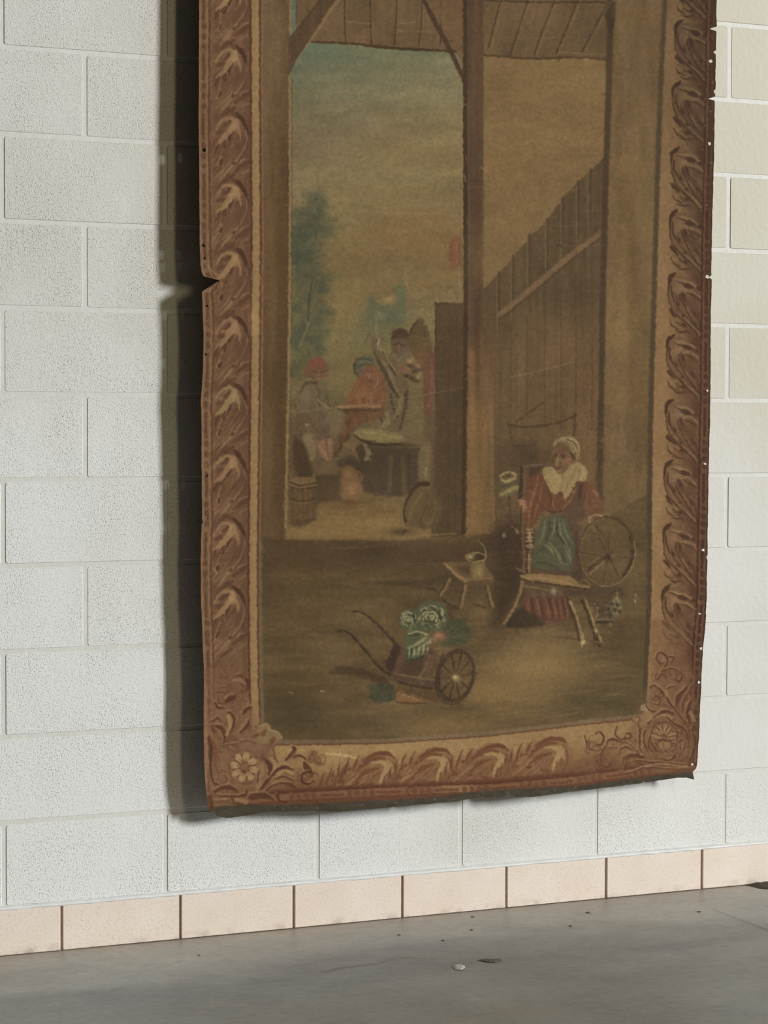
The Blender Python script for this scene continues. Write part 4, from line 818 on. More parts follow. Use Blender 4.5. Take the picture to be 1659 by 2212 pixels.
        P.blob(*T(12, 32)[0], 16, 16, Lt, .75); P.stroke(T(-6, 22, -6, 48, 8, 78, 34, 110, 52, 132), [5, 7, 8, 7, 4], (122 * dk_, 95 * dk_, 68 * dk_), .7, 3)
        for q in range(16):
            u = r.uniform(-6, 44); w_ = r.uniform(34, 110); P.stroke(T(u, w_, u + 7, w_ + 13, u + 16, w_ + 24), [1.2, 3.2, 1.2], r.choice([D, Mm, Lt, (112 * dk_, 84 * dk_, 60 * dk_)]), .5, 1.8)
        for q in range(6):
            u = r.uniform(4, 40); w_ = r.uniform(10, 32); P.stroke(T(u, w_, u + 8, w_ + 2, u + 15, w_ + 7), [1.2, 3, 1.2], r.choice([D, Lt, Mm]), .55, 1.6)
        P.blob(*T(40, 50)[0], 10, 18, Mm, .5); P.blob(*T(52, 12)[0], 12, 12, (78 * dk_, 52 * dk_, 40 * dk_), .6)
        for a_, b_, c_, d_ in ((-15, 74, -4, 84), (-12, 94, 4, 98), (-8, 112, 6, 116)): P.stroke(T(a_, b_, (a_ + c_) / 2, b_ + 1, c_, d_), [2, 7, 3], (116 * dk_, 88 * dk_, 62 * dk_), .7, 2)
        P.stroke(T(0, -2, -8, 4, -14, 14, -16, 36), [4, 10, 8, 3], D, .95, 1.8)
        P.stroke(T(-16, 36, -13, 62, -1, 84, 28, 112, 50, 134), [2.2, 2.8, 3, 3, 3], D, .85, 1.6)
        P.stroke(T(-9, 26, -8, 48, 8, 76, 32, 102, 50, 122), [3, 4.5, 4.5, 4, 3], Mm, .85, 2); P.stroke(T(-9, 26, -9, 44, -2, 60), [3, 4, 2], D, .75, 2)
        P.stroke(T(11, 40, 9, 49, 17, 68, 30, 92, 44, 112, 54, 124), [2.5, 3, 3, 2.5, 3, 2], D, .8, 1.6); P.stroke(T(14, 46, 22, 70, 36, 94), [2, 2.5, 1.5], Lt, .6, 1.6)
        P.ell(*T(20, 56)[0], 6, 17, Mm, .85, 3, -20); P.ell(*T(18, 46)[0], 4, 10, D, .7, 2.5, -16); P.ell(*T(34, 74)[0], 5, 14, Mm, .75, 3, -22); P.ell(*T(4, 62)[0], 4, 9, Mm, .7, 2.5, -24); P.ell(*T(42, 88)[0], 4, 9, D, .6, 2.5, -24)
        P.stroke(T(0, 12, 16, 15, 36, 22, 48, 32), [3, 7, 6, 3], Lt, .75, 2.5); P.stroke(T(-1, 14, 14, 20, 30, 20), [1.5, 2.5, 1.5], D, .8, 1.5)
        P.ell(*T(28, 26)[0], 12, 5, D, .85, 2.2, 14); P.ell(*T(48, 32)[0], 5, 4, D, .8, 2, 30); P.stroke(T(22, 38, 34, 36, 50, 46, 56, 54), [4, 5, 4, 2], Lt, .65, 2); P.stroke(T(22, 40, 36, 46, 52, 56), [2, 3, 2], D, .8, 1.6)
        P.stroke(T(-13, 78, -6, 86, 2, 94), [7, 7, 3], D, .85, 2); P.stroke(T(-12, 100, -2, 106, 8, 108), [3, 5, 3], Lt, .6, 2); P.stroke(T(-13, 100, -8, 112, 6, 118), [2, 3, 2], D, .85, 1.6)
        P.stroke(T(2, 104, 14, 112, 26, 116), [4, 7, 3], Mm, .8, 2.5); P.ell(*T(18, 110)[0], 5, 3, D, .85, 1.8, 35); P.ell(*T(4, 64)[0], 3, 5, D, .7, 1.6, -25)
        P.stroke(T(-2, 120, 10, 124, 24, 122), [2, 4, 3], D, .8, 2); P.blob(*T(26, 126)[0], 10, 6, Mm, .7); P.ell(*T(16, 90)[0], 4, 2.6, D, .8, 1.6, 40)
        P.stroke(T(48, 90, 56, 120, 58, 134), [4, 9, 9], (74 * dk_, 48 * dk_, 40 * dk_), .7, 5)
    for q in range(420):
        y = R.uniform(-460, 1400); x = float(DARKR(y)) + R.uniform(45, 105); l_ = R.uniform(10, 30); g = float(np.interp(y, [0, 350, 800], [.8, .92, 1.]))
        P.stroke([(x, y), (x + l_ * .45, y + l_ * .5), (x + l_ * .7, y + l_)], R.uniform(1.5, 4), [c_ * g for c_ in R.choice([(84, 57, 41), (112, 84, 60), (76, 50, 37), (122, 94, 66)])], R.uniform(.25, .5), 2, taper=(.3, .3))
    hk = [(1484, -355), (1480, -220), (1476, -88), (1475, 45), (1471, 177), (1467, 320), (1464, 456), (1460, 592), (1456, 725), (1454, 865), (1452, 997), (1450, 1133), (1449, 1266)]
    for k, (x, y) in enumerate(hk): leafR(x, y, 50 + k, float(np.interp(y, [0, 350, 800, 1200], [.80, .92, 1.0, 1.04])))
    RL = lambda y: np.minimum(RIGHT(y), np.interp(y, [-470, 0, 300, 700, 1000, 1300, 1400, 1600], [1557, 1549, 1545, 1536, 1530, 1527, 1520, 1512]))
    RLs = yline([(-470, 1557), (0, 1549), (300, 1545), (500, 1539), (700, 1535.5), (1000, 1530.5), (1300, 1527), (1400, 1520), (1500, 1516), (1600, 1512), (1700, 1507)])
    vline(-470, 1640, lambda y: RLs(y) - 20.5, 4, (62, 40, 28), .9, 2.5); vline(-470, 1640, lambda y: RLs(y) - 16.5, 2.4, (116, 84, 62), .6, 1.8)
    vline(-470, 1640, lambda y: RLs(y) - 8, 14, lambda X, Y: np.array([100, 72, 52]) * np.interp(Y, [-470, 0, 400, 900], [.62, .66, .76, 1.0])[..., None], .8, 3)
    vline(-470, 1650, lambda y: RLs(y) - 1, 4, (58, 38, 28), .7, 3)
    y = -460.; k = 0
    while y < 1620:
        if k % 5 == 4:
            vline(y, y + 58, lambda q: RLs(q) - 10.5, 6.5, (66, 42, 29), .85, 2.2, 14.5); vline(y, y + 58, lambda q: RLs(q) - 6, 1.6, (120, 90, 64), .4); y += 72
        else:
            x = float(RLs(y)) - 10; P.ell(x, y, 5, 6, (66, 42, 29), .85, 2.2); P.ell(x + 1, y, 1.8, 2.4, (98, 68, 48), .6, 1.4); y += 17.4
        k += 1
    # bottom band
    xs = np.arange(480, 1531, 30.)
    Bp = [(float(x), float(INNERB(x))) for x in xs if 575 <= x <= 1385] + [(1385., float(INNERB(1385)))] + [(1420, 1590), (1470, 1640), (1510, 1650), (1530, 1800), (440, 1800), (440, 1745), (480, 1690), (560, 1640)]
    def bb(X, Y):
        d = np.clip((Y - INNERB(X)) / np.maximum(BEADTOP(X) - INNERB(X), 1), 0, 1)
        c = np.stack([np.interp(d, [0, .25, .6, .9, 1], q) for q in ((150, 152, 140, 112, 96), (120, 122, 108, 80, 62), (80, 82, 72, 54, 42))], -1)
        g = np.interp(X, [450, 700, 1100, 1400, 1510], [1.0, 1.03, .98, .93, .90])[..., None]
        return c * g + (fbm(X, Y, 40, 24, 501) - .5)[..., None] * 16
    P.poly(Bp, bb, 1, 2)
    hline(585, 1395, lambda x: INNERB(x) - 5, 9, (122, 100, 76), .75, 3); hline(580, 1400, lambda x: INNERB(x) + .5, 3.2, (98, 64, 44), .9, 1.8)
    P.stroke(L(705, 1628, 735, 1630, 770, 1638), [3, 5, 4], (190, 164, 116), .75, 3); P.stroke(L(600, 1622, 660, 1622), 4, (170, 140, 92), .5, 4)
    hline(1010, 1290, lambda x: INNERB(x) + 26, 2, (120, 92, 60), .6, 2)
    def leafB(cx, cy, seed):
        r = random.Random(seed); T = lambda *p: [(cx + p[i] + r.uniform(-1.4, 1.4), cy + p[i + 1] + r.uniform(-1.2, 1.2)) for i in range(0, len(p), 2)]
        D = (100, 62, 42); Mm = (120, 84, 58); Lt = (160, 132, 90)
        P.poly(T(-78, 30, -40, 6, 0, -4, 40, 10, 44, 66, 0, 70, -80, 74, -100, 74), Mm, .6, 10, True)
        for q in range(16):
            u = r.uniform(-88, 26); w_ = r.uniform(24, 62); P.stroke(T(u, w_, u - 8, w_ + 7, u - 17, w_ + 15), [1.2, 3.4, 1.2], r.choice([D, (140, 108, 78), (104, 70, 48), (156, 126, 88)]), .55, 1.8)
        P.stroke(T(-30, 10, -6, -3, 22, -4, 36, 5), [3, 8, 9, 3], D, .9, 2); P.stroke(T(-52, 36, -30, 16, -4, 6, 16, 6), [4, 10, 9, 3], D, .75, 3); P.stroke(T(-34, 8, -10, -7, 16, -9), [1.5, 2, 1.5], D, .7, 1.6)
        P.stroke(T(-14, 14, 8, 14, 20, 26, 10, 44, 4, 62), [4, 8, 13, 9, 4], Lt, .85, 3); P.stroke(T(18, 10, 27, 22, 30, 40), [4, 7, 3], Lt, .7, 2.5)
        P.stroke(T(30, 12, 38, 32, 34, 52, 26, 64), [2, 3.4, 3.4, 2], D, .8, 1.8); P.stroke(T(-48, 52, -24, 34, 0, 26), [4, 11, 4], D, .75, 3); P.stroke(T(14, 44, 12, 62), [3, 5, 2], D, .8, 1.8); P.stroke(T(24, 42, 20, 58), [3, 4, 2], D, .8, 1.8); P.stroke(T(4, 36, 0, 54), [2, 4, 2], D, .7, 1.8)
        for a, b, c, d in ((-62, 4, -72, 38), (-40, 0, -54, 30), (-82, 16, -86, 46), (-94, 30, -98, 56), (-70, 30, -82, 60)): P.stroke(T(a, b, (a + c) / 2 - 2, (b + d) / 2, c, d), [2, 6, 3], D, .8, 1.8)
        for a, b, c, d in ((-54, 6, -64, 40), (-74, 16, -80, 48), (-34, 16, -62, 46)): P.stroke(T(a, b, c, d), [2, 3, 1.5], (152, 122, 86), .65, 1.8)
        P.stroke(T(-40, 40, -60, 56, -82, 74), [3, 4, 3], (148, 114, 82), .7, 2); P.stroke(T(-22, 48, -44, 62, -60, 74), [3, 5, 3], (140, 106, 76), .6, 2)
        P.ell(*T(-62, 30)[0], 5, 3, D, .85, 1.8, -30); P.ell(*T(-46, 58)[0], 5.5, 4, D, .85, 1.8, -20); P.ell(*T(-74, 56)[0], 5, 3, D, .8, 1.8, -40); P.ell(*T(-40, 22)[0], 4, 2.5, D, .8, 1.6, -30)
        P.stroke(T(-20, 62, 10, 70), [5, 6, 3], D, .6, 3); P.stroke(T(-2, 60, 6, 46), [2, 4, 2], Lt, .7, 2)
    for k in range(5):
        cx = 817 + 122 * k + (6 if k > 2 else 0)
        if cx < 1290: leafB(cx, float(INNERB(cx)) + 27, 80 + k)
    for x, y in ((700, 1670), (716, 1660), (728, 1672), (742, 1656), (752, 1640)): P.stroke(L(x, y, x - 4, y + 16, x - 12, y + 34), [2, 6, 3], (102, 66, 45), .8, 2)
    hline(600, 1300, lambda x: BEADTOP(x) - 3, 9, (92, 58, 40), .7, 5)
    hline(452, 1505, lambda x: BEADTOP(x), 4, (84, 52, 36), .9, 2); hline(460, 1500, lambda x: BEADTOP(x) + 10, 15, (128, 93, 66), .75, 3); hline(470, 1500, lambda x: HEM(x) - 3, 6, (98, 64, 46), .7, 3)
    hline(960, 1010, lambda x: BEADTOP(x) + 9, 14, (142, 114, 76), .7, 3)
    x = 632.; k = 0
    while x < 1420:
        if k % 5 == 4:
            hline(x, x + 46, lambda q: BEADTOP(q) + 11, 6.5, (98, 62, 44), .8, 2, 11.5); hline(x, x + 46, lambda q: BEADTOP(q) + 8, 1.6, (140, 106, 76), .6); x += 62
        else:
            yy = float(BEADTOP(x)) + 10.5; P.ell(x, yy, 5.5, 6, (98, 62, 43), .82, 2.2); P.ell(x + 1, yy - 1, 2, 2.4, (126, 90, 64), .6, 1.4); x += 15.5
        k += 1
    P.poly([(1380, 1560), (1400, 1500), (1490, 1440), (1500, 1640), (1440, 1660), (1400, 1620)], (126, 96, 67), .7, 30); P.poly([(455, 1520), (545, 1520), (590, 1620), (620, 1690), (480, 1730), (450, 1640)], (132, 101, 73), .7, 30)
    def OS(pts, w, col, a=1., soft=1.8, *r, **k):
        if tuple(col) in (D_L, D_R):
            ww = np.max(w); o = 1.2 + ww * .42
            P.stroke([(x - o * .55, y - o) for x, y in pts], w if np.isscalar(w) else list(np.array(w) * .7), (156, 126, 90), .5, 2.2, *r, **k)
            P.stroke([(x + o * .6, y + o * .8) for x, y in pts], w if np.isscalar(w) else list(np.array(w) * .6), (108, 74, 52), .4, 2.6, *r, **k)
            P.stroke(pts, w, (80, 50, 34), min(1., a * 1.05), soft, *r, **k)
        else: P.stroke(pts, w, col, a, soft, *r, **k)
    D_L, D_R = (96, 60, 42), (92, 58, 40)
    def curls(x0, y0, x1, y1, n):
        for q in range(n):
            x = R.uniform(x0, x1); y = R.uniform(y0, y1); r = R.uniform(4, 10); c_ = R.choice([(100, 66, 46), (94, 60, 42), (108, 74, 52)])
            P.blob(x, y, r * 1.3, r * 1.3, (112, 80, 56), .45)
            P.spiral(x, y, 1.5, r, R.uniform(0, 360), R.choice([-1, 1]) * R.uniform(.6, 1.1), R.uniform(1.8, 3), c_, .7, 1.8); P.spiral(x + 1.2, y + 1.6, 1.5, r, R.uniform(0, 360), R.choice([-1, 1]) * .5, 1.6, (152, 122, 88), .5, 1.6)
            P.stroke([(x + r, y), (x + r * 1.6, y + r * R.uniform(-1, 1)), (x + r * 2.1, y + r * R.uniform(-1.6, 1.6))], [3, 4.5, 1.5], c_, .55, 2)
    # ---- lower left corner
    Z = Zf(420, 1450, 5.53); D = (96, 60, 42); Lt = (160, 130, 92)
    P.poly(Z(120, -40, 640, -40, 660, 600, 780, 720, 900, 640, 1050, 760, 960, 900, 900, 1500, 160, 1650, 140, 1400), (118, 86, 61), .5, 10)
    curls(458, 1440, 545, 1735, 44); curls(560, 1625, 690, 1710, 16)
    P.poly(Z(770, 740, 800, 640, 880, 630, 930, 700, 1000, 720, 1050, 780, 1050, 830, 960, 860, 780, 860), (134, 108, 75), .92, 5, True)
    OS(Z(800, 650, 880, 635, 930, 710, 1000, 730, 1060, 800), 3, (158, 140, 100), .7); P.ell(*Z(840, 740)[0], 5, 9, (108, 72, 46), .85, 2, 30); P.ell(*Z(945, 830)[0], 6, 10, (104, 68, 46), .85, 2, 35); P.ell(*Z(750, 770)[0], 8, 4, (96, 62, 42), .8, 2, -20)
    for a in range(8):
        an = math.radians(a * 45 + 12); cx, cy = Z(610, 1150)[0]
        P.ell(cx + 20 * math.cos(an), cy + 22 * math.sin(an), 10, 7.5, (160, 130, 90), .92, 2.2, math.degrees(an)); P.ell(cx + 27 * math.cos(an), cy + 30 * math.sin(an), 4, 2.2, (150, 122, 84), .7, 1.6, math.degrees(an) + 90)
        OS([(cx + 8 * math.cos(an + .39), cy + 8 * math.sin(an + .39)), (cx + 24 * math.cos(an + .39), cy + 26 * math.sin(an + .39))], [2, 4], (88, 56, 40), .85, 1.6)
        P.ell(cx + 14 * math.cos(an), cy + 15 * math.sin(an), 5, 1.6, (112, 76, 52), .6, 1.4, math.degrees(an))
    P.ell(*Z(610, 1150)[0], 7, 6, (124, 88, 62), .9, 2); P.ring(*Z(610, 1150)[0], 34, 37, 2.4, (104, 68, 48), .7, 1.8, 0, 40, 330); P.blob(*Z(600, 1205)[0], 4, 4, (80, 48, 34), .8)
    P.spiral(*Z(340, 1290)[0], 2, 15, 0, 1.4, 2.6, D, .8); P.spiral(*Z(350, 1290)[0], 3, 17, 40, 1.2, 2, Lt, .6)
    OS(Z(180, 800, 210, 950, 200, 1150, 240, 1330, 330, 1370), [9, 11, 5, 4, 3], D, .85, 2); OS(Z(210, 830, 270, 950, 260, 1150), [6, 10, 3], (110, 70, 52), .8, 2.5); OS(Z(350, 880, 380, 780, 330, 680, 270, 660), [3, 8, 9, 5], D, .85, 2); OS(Z(220, 660, 250, 720), 8, D, .6, 3)
    OS(Z(400, 840, 450, 730, 490, 600, 460, 510, 410, 500), [3, 6, 4, 5, 4], D, .85, 1.8); OS(Z(400, 830, 480, 720, 540, 640, 560, 520), [3, 8, 9, 3], (116, 78, 54), .75, 2.5); OS(Z(560, 740, 640, 660, 660, 600), [4, 9, 4], D, .8, 2); OS(Z(590, 520, 640, 460, 700, 440), [4, 8, 4], D, .85, 2)
    OS(Z(420, 540, 440, 640, 400, 760), 9, (156, 128, 88), .65, 3); OS(Z(190, 610, 250, 590, 290, 560, 330, 600), [3, 4, 5, 3], D, .75, 1.8); OS(Z(350, 890, 500, 870, 620, 830, 740, 860), 2.4, D, .6, 1.8)
    P.spiral(*Z(340, 340)[0], 6, 17, 200, -.9, 3.5, D, .85); OS(Z(260, 380, 290, 430, 350, 440), 5, D, .85, 2); OS(Z(390, 360, 440, 330, 490, 310), [6, 13, 8], D, .85, 2.5); OS(Z(310, 200, 380, 190, 410, 260), 2.5, D, .6, 1.8)
    OS(Z(620, 80, 650, 130, 665, 200, 640, 220), [3, 7, 8, 4], D, .9, 2); P.spiral(*Z(600, 220)[0], 4, 11, 150, -.7, 6, D, .8); OS(Z(520, 70, 560, 50, 600, 70), [4, 7, 4], D, .8, 2); OS(Z(480, 110, 560, 110, 620, 150), 6, Lt, .5, 3)
    for x, y, w, h in ((190, 360, 5, 7), (190, 470, 5, 7)): P.ell(*Z(x, y)[0], w, h, (106, 66, 46), .8, 2)
    OS(Z(800, 1430, 900, 1290, 1000, 1180, 1100, 1150, 1190, 1180), [5, 7, 7, 8, 3], D, .85, 2); OS(Z(1000, 1230, 1100, 1190, 1180, 1220), 6, Lt, .7, 2.5); OS(Z(860, 1440, 940, 1370, 1080, 1340, 1210, 1390), [3, 4, 5, 3], D, .75, 1.8); OS(Z(980, 1290, 1080, 1260, 1190, 1310), [3, 5, 3], D, .75, 1.8); OS(Z(1090, 1340, 1160, 1340, 1240, 1420), [2, 5, 2], D, .7, 1.8)
    OS(Z(1100, 1070, 1160, 1000, 1200, 930, 1180, 910), [4, 7, 9, 4], D, .85, 2); OS(Z(860, 1060, 920, 1150, 900, 1240), [6, 11, 5], D, .85, 2.2); OS(Z(930, 1040, 970, 1150, 900, 1270), 4, Lt, .6, 2); OS(Z(820, 1100, 810, 1250, 760, 1400), [6, 9, 8], (150, 118, 82), .6, 3); OS(Z(780, 1200, 760, 1330), 4, D, .6, 2)
    P.blob(*Z(835, 1035)[0], 6, 7, D, .8); P.ring(*Z(1060, 1000)[0], 9, 8, 2, (128, 98, 62), .6); OS(Z(950, 920, 970, 1020, 1000, 1090), 2.4, D, .6); OS(Z(1200, 1020, 1270, 1010, 1330, 1050), [4, 6, 5], D, .75, 2)
    OS(Z(1320, 1100, 1350, 1160, 1390, 1200), [8, 13, 9], D, .85, 2.5); OS(Z(1390, 1200, 1300, 1220, 1290, 1310, 1360, 1350, 1430, 1310), [5, 5, 6, 5, 3], D, .85, 2); P.ell(*Z(1410, 1240)[0], 4, 9, D, .8, 2, 35); OS(Z(1440, 1100, 1540, 1100, 1570, 1050, 1540, 1000), 3, (116, 84, 50), .75, 1.8); P.spiral(*Z(1520, 1030)[0], 2, 7, 0, .8, 2.4, (124, 92, 56), .7)
    OS(Z(260, 1440, 330, 1400, 420, 1390, 520, 1430), [5, 7, 10, 5], D, .8, 2.5); OS(Z(300, 1490, 400, 1500, 600, 1490, 640, 1420), [4, 5, 6, 3], D, .85, 2); OS(Z(450, 1500, 500, 1570, 620, 1600, 800, 1590), [4, 4, 4, 3], D, .75, 1.8); OS(Z(520, 1530, 640, 1570), 9, Lt, .5, 4); OS(Z(700, 1510, 860, 1490, 960, 1540), [14, 12, 3], D, .8, 2.5); OS(Z(1000, 1480, 1030, 1550, 1100, 1570), [7, 5, 3], D, .85, 2)
    OS(Z(190, 1500, 210, 1580, 220, 1640), [9, 11, 9], D, .75, 2.5); OS(Z(250, 1560, 420, 1550), 5, D, .4, 3); OS(Z(260, 1620, 420, 1620, 700, 1640), 3, D, .6, 2); OS(Z(150, 150, 160, 800, 150, 1400), 6, (142, 108, 82), .6, 3)
    # ---- lower right corner
    Z = Zf(1100, 1350, 3.687); D = (92, 58, 40); Lt = (152, 122, 84)
    P.poly(Z(1140, -40, 1400, -60, 1430, 700, 1410, 1120, 1100, 1130, 900, 900, 1000, 780, 1130, 700), (114, 83, 58), .5, 10); curls(1405, 1430, 1500, 1650, 46); curls(1270, 1600, 1400, 1660, 14)
    P.poly(Z(990, 750, 1010, 720, 1060, 730, 1090, 690, 1060, 660, 1080, 630, 1120, 640, 1150, 700, 1150, 800, 1000, 790), (136, 106, 74), .95, 3, True); P.spiral(*Z(1082, 670)[0], 2, 9, 0, 1.1, 3, (160, 140, 106), .8); P.spiral(*Z(1030, 750)[0], 3, 11, 200, 1.0, 3, D, .7); OS(Z(1100, 640, 1130, 680, 1180, 690), 3, D, .8)
    cx, cy = Z(1245, 900)[0]
    P.ell(cx, cy, 30, 34, (128, 98, 69), .9, 3); P.ring(cx, cy, 29, 33, 3, (84, 52, 36), .8, 1.8, 0, 100, 400)
    for k, an in enumerate((-160, -130, -105, -75, -50, -20)):
        t_ = math.radians(an); x, y = cx + 17 * math.cos(t_), cy + 4 + 22 * math.sin(t_)
        P.ell(x, y, 10, 4.6, (148, 118, 82), .85, 2, an); P.stroke([(cx + 4 * math.cos(t_ + .2), cy + 4 * math.sin(t_ + .2)), (x + 9 * math.cos(t_ + .25), y + 10 * math.sin(t_ + .25))], [2, 3.4], (84, 52, 36), .8, 1.6)
    P.ring(cx + 1, cy + 16, 16, 12, 2.8, (88, 55, 38), .75, 1.8); P.ell(cx, cy + 17, 11, 7, (146, 116, 80), .6, 3); P.stroke([(cx - 20, cy + 6), (cx - 6, cy + 5), (cx + 8, cy + 7), (cx + 22, cy + 5)], [2, 4, 4, 2], (80, 50, 34), .75)
    P.stroke([(cx - 2, cy + 12), (cx, cy + 24)], 2.2, (92, 58, 40), .7); P.spiral(cx - 20, cy + 18, 1.5, 7, 0, 1, 2.4, (90, 56, 40), .8); P.spiral(cx + 22, cy + 18, 1.5, 7, 180, -1, 2.4, (90, 56, 40), .8)
    for p_, w in ((Z(1240, 310, 1190, 290, 1185, 240, 1220, 220, 1260, 250, 1265, 310, 1220, 380, 1195, 440), 4.5), (Z(1240, 370, 1290, 350, 1360, 360), 4), (Z(1320, 420, 1360, 450, 1385, 410, 1370, 370), 4), (Z(1200, 430, 1230, 390, 1260, 420), 3), (Z(1270, 250, 1320, 260, 1300, 300), 3.5),
                  (Z(1135, 500, 1160, 485, 1200, 500, 1260, 580, 1330, 670, 1380, 740, 1440, 820), 4.5), (Z(1190, 500, 1230, 520, 1300, 600, 1370, 680), 2.5), (Z(1160, 600, 1180, 565, 1215, 590, 1200, 640, 1170, 630), 3.5), (Z(1330, 490, 1280, 500, 1260, 550), 4), (Z(1420, 500, 1370, 560, 1340, 640), 8), (Z(1480, 470, 1400, 600, 1390, 690), 4),
                  (Z(1460, 600, 1430, 690, 1440, 780), 7), (Z(1350, 560, 1335, 620), 6), (Z(1120, 790, 1200, 720, 1260, 690, 1320, 710), 8), (Z(1260, 730, 1330, 790, 1400, 830, 1440, 930), 5), (Z(1310, 850, 1380, 860, 1430, 920), 3), (Z(1460, 830, 1490, 950, 1440, 1100), 5), (Z(1340, 960, 1380, 920, 1410, 950, 1390, 990, 1370, 970), 3),
                  (Z(1060, 1010, 1050, 900, 1060, 820), 4), (Z(1100, 840, 1080, 920, 1110, 1000), 5), (Z(1140, 860, 1120, 960, 1150, 1010), 3.5), (Z(1220, 1060, 1280, 1080, 1330, 1050, 1300, 1040), 4), (Z(1240, 1010, 1300, 1010, 1350, 980), 2.5),
                  (Z(890, 1030, 900, 990, 960, 980, 1050, 1040, 1090, 1050), 4.5), (Z(920, 1120, 930, 1070, 1000, 1040, 1080, 1060), 10), (Z(960, 1100, 1060, 1085, 1150, 1100, 1250, 1100, 1440, 1120), 3.5), (Z(930, 1150, 940, 1100), 7), (Z(780, 960, 800, 920, 850, 915, 900, 930), 5), (Z(740, 1020, 740, 1110, 790, 1130, 820, 1090), 5), (Z(790, 980, 830, 975, 880, 980), 2), (Z(770, 970, 730, 1040), 6),
                  (Z(690, 870, 730, 850, 760, 890, 740, 950, 700, 950), 4.5), (Z(640, 900, 640, 980, 700, 1000, 750, 990), 2.4), (Z(600, 880, 620, 930, 615, 980), 4), (Z(870, 810, 855, 870, 900, 910, 970, 900, 980, 870, 940, 860), 4), (Z(930, 890, 1000, 960, 1050, 1040), 4), (Z(900, 930, 970, 950, 1040, 1020), 2.5), (Z(1040, 790, 1050, 850), 5)):
        OS(p_, w, D, .82, 1.8, taper=(.55, .55))
    for p_, w in ((Z(1180, 470, 1240, 520, 1330, 640), 3), (Z(1230, 300, 1240, 250), 3), (Z(1150, 760, 1240, 720, 1300, 740), 5), (Z(1270, 520, 1260, 570), 5), (Z(1390, 990, 1400, 930), 3), (Z(1080, 880, 1070, 980), 3), (Z(950, 920, 1030, 990), 4), (Z(850, 940, 880, 970), 4), (Z(1450, 700, 1480, 760), 8), (Z(1020, 1150, 1200, 1110, 1430, 1130), 4)): OS(p_, w, Lt, .65, 2.2)
    P.blob(*Z(890, 1060)[0], 24, 16, (118, 86, 56), .6); P.blob(*Z(740, 1080)[0], 24, 16, (98, 64, 46), .6); OS(Z(940, 1190, 1000, 1170, 1100, 1140, 1300, 1150, 1440, 1150), 3, (92, 58, 40), .6)
    # dark unpainted hem
    P.poly([(440, float(HEM(440)))] + [(float(x), float(HEM(x))) for x in np.arange(452, 1520, 36)] + [(1520, 1800), (440, 1800)],
           lambda X, Y: np.array([68, 62, 50]) + (fbm(X, Y, 24, 10, 601) - .5)[..., None] * 24, .96, 3)
    for q in range(26): x = R.uniform(470, 1490); P.blob(x, float(HEM(x)) + R.uniform(3, 12), R.uniform(1.2, 3), R.uniform(1, 2), R.choice([(120, 112, 94), (96, 86, 68), (40, 34, 28)]), .7)
    # worn flecks along the tacked edges
    for q in range(60):
        y = R.uniform(-200, 1640); x = float(RLs(y)) - R.uniform(2, 28); P.blob(x, y, R.uniform(.8, 1.6), R.uniform(.8, 1.6), (170, 140, 112), R.uniform(.3, .8))
    # loaded brush dabs: each picks up a neighbouring colour and drags it a little
    for q in range(7000):
        x = R.uniform(572, 1395); y = R.uniform(-300, 1545)
        if q % 3 == 0: x, y = R.choice([(R.uniform(630, 940), R.uniform(680, 1150)), (R.uniform(1080, 1380), R.uniform(920, 1400)), (R.uniform(740, 1030), R.uniform(1290, 1520))])
        i = int(np.clip(x + R.gauss(0, 3) - P.x0, 0, P.w - 1)); j = int(np.clip(y + R.gauss(0, 3) - P.y0, 0, P.h - 1))
        c_ = P.a[j, i] * R.uniform(.88, 1.13); an = R.uniform(-.5, .5) + (1.57 if R.random() < .4 else 0); l_ = R.uniform(2, 7)
        P.stroke([(x - l_ * math.cos(an), y - l_ * math.sin(an)), (x + l_ * math.cos(an), y + l_ * math.sin(an))], R.uniform(1.8, 4.5), c_, R.uniform(.3, .6), 2.4, False)
    P.a *= 1 + (fbm(allX, allY, 5, 5, 701, 2) - .5)[..., None] * .17
    return np.clip(P.a, 0, 255), P

# ------------------------------------------------------------------ canvas as hanging cloth
ILLUM = 1.0          # how brightly the room light shows a white pigment here
img, PT = paint_canvas()
DCAN = 0.072          # the cloth hangs this far off the wall
def mat_canvas():
    t = NT('painted_canvas'); at = t.n('ShaderNodeAttribute', attribute_name='pigment')
    p = world_pos(t)
    def thread(sx, sz):
        mp = t.n('ShaderNodeMapping'); mp.inputs['Scale'].default_value = (sx, 1, sz); t.l(p, mp.inputs['Vector'])
        return t.noise(mp.outputs[0], 1, 2, .5)
    wv = t.math('ADD', thread(120, 620), thread(620, 120)); gr = t.noise(p, 420, 2, .6)
    h = t.math('ADD', t.math('MULTIPLY', wv, .5), t.math('MULTIPLY', gr, .6))
    k = t.mapr(h, .30, .80, .76, 1.24)
    cb = t.n('ShaderNodeCombineColor'); [t.l(k, cb.inputs[i]) for i in range(3)]
    c = t.mix('MULTIPLY', 1.0, at.outputs['Color'], cb.outputs[0])
    t.l(c, t.b.inputs['Base Color']); t.b.inputs['Roughness'].default_value = .82
    t.b.inputs['Specular IOR Level'].default_value = .18
    t.bump(wv, .25, .0006); return t.m
M_CANVAS = mat_canvas()
STEP = 1.8
YT = -440.0
nu = int(1105 / STEP); nv = int((1745 - YT) / STEP)
U, V = np.meshgrid(np.linspace(0, 1, nu + 1), np.linspace(0, 1, nv + 1))
xb = 445 + (1505 - 445) * U
def edge_rag(q, a, s): return (fbm(q, q * 0, s, 7, 900) - .5) * a
Yp = YT + V * (BOT(xb) + edge_rag(xb, 3.0, 14) * (V > .98) - YT)
lx = LEFT(Yp) + edge_rag(Yp, 1.6, 18); rx = RIGHT(Yp) + edge_rag(Yp + 333, 2.0, 9)
Xp = lx + (rx - lx) * U
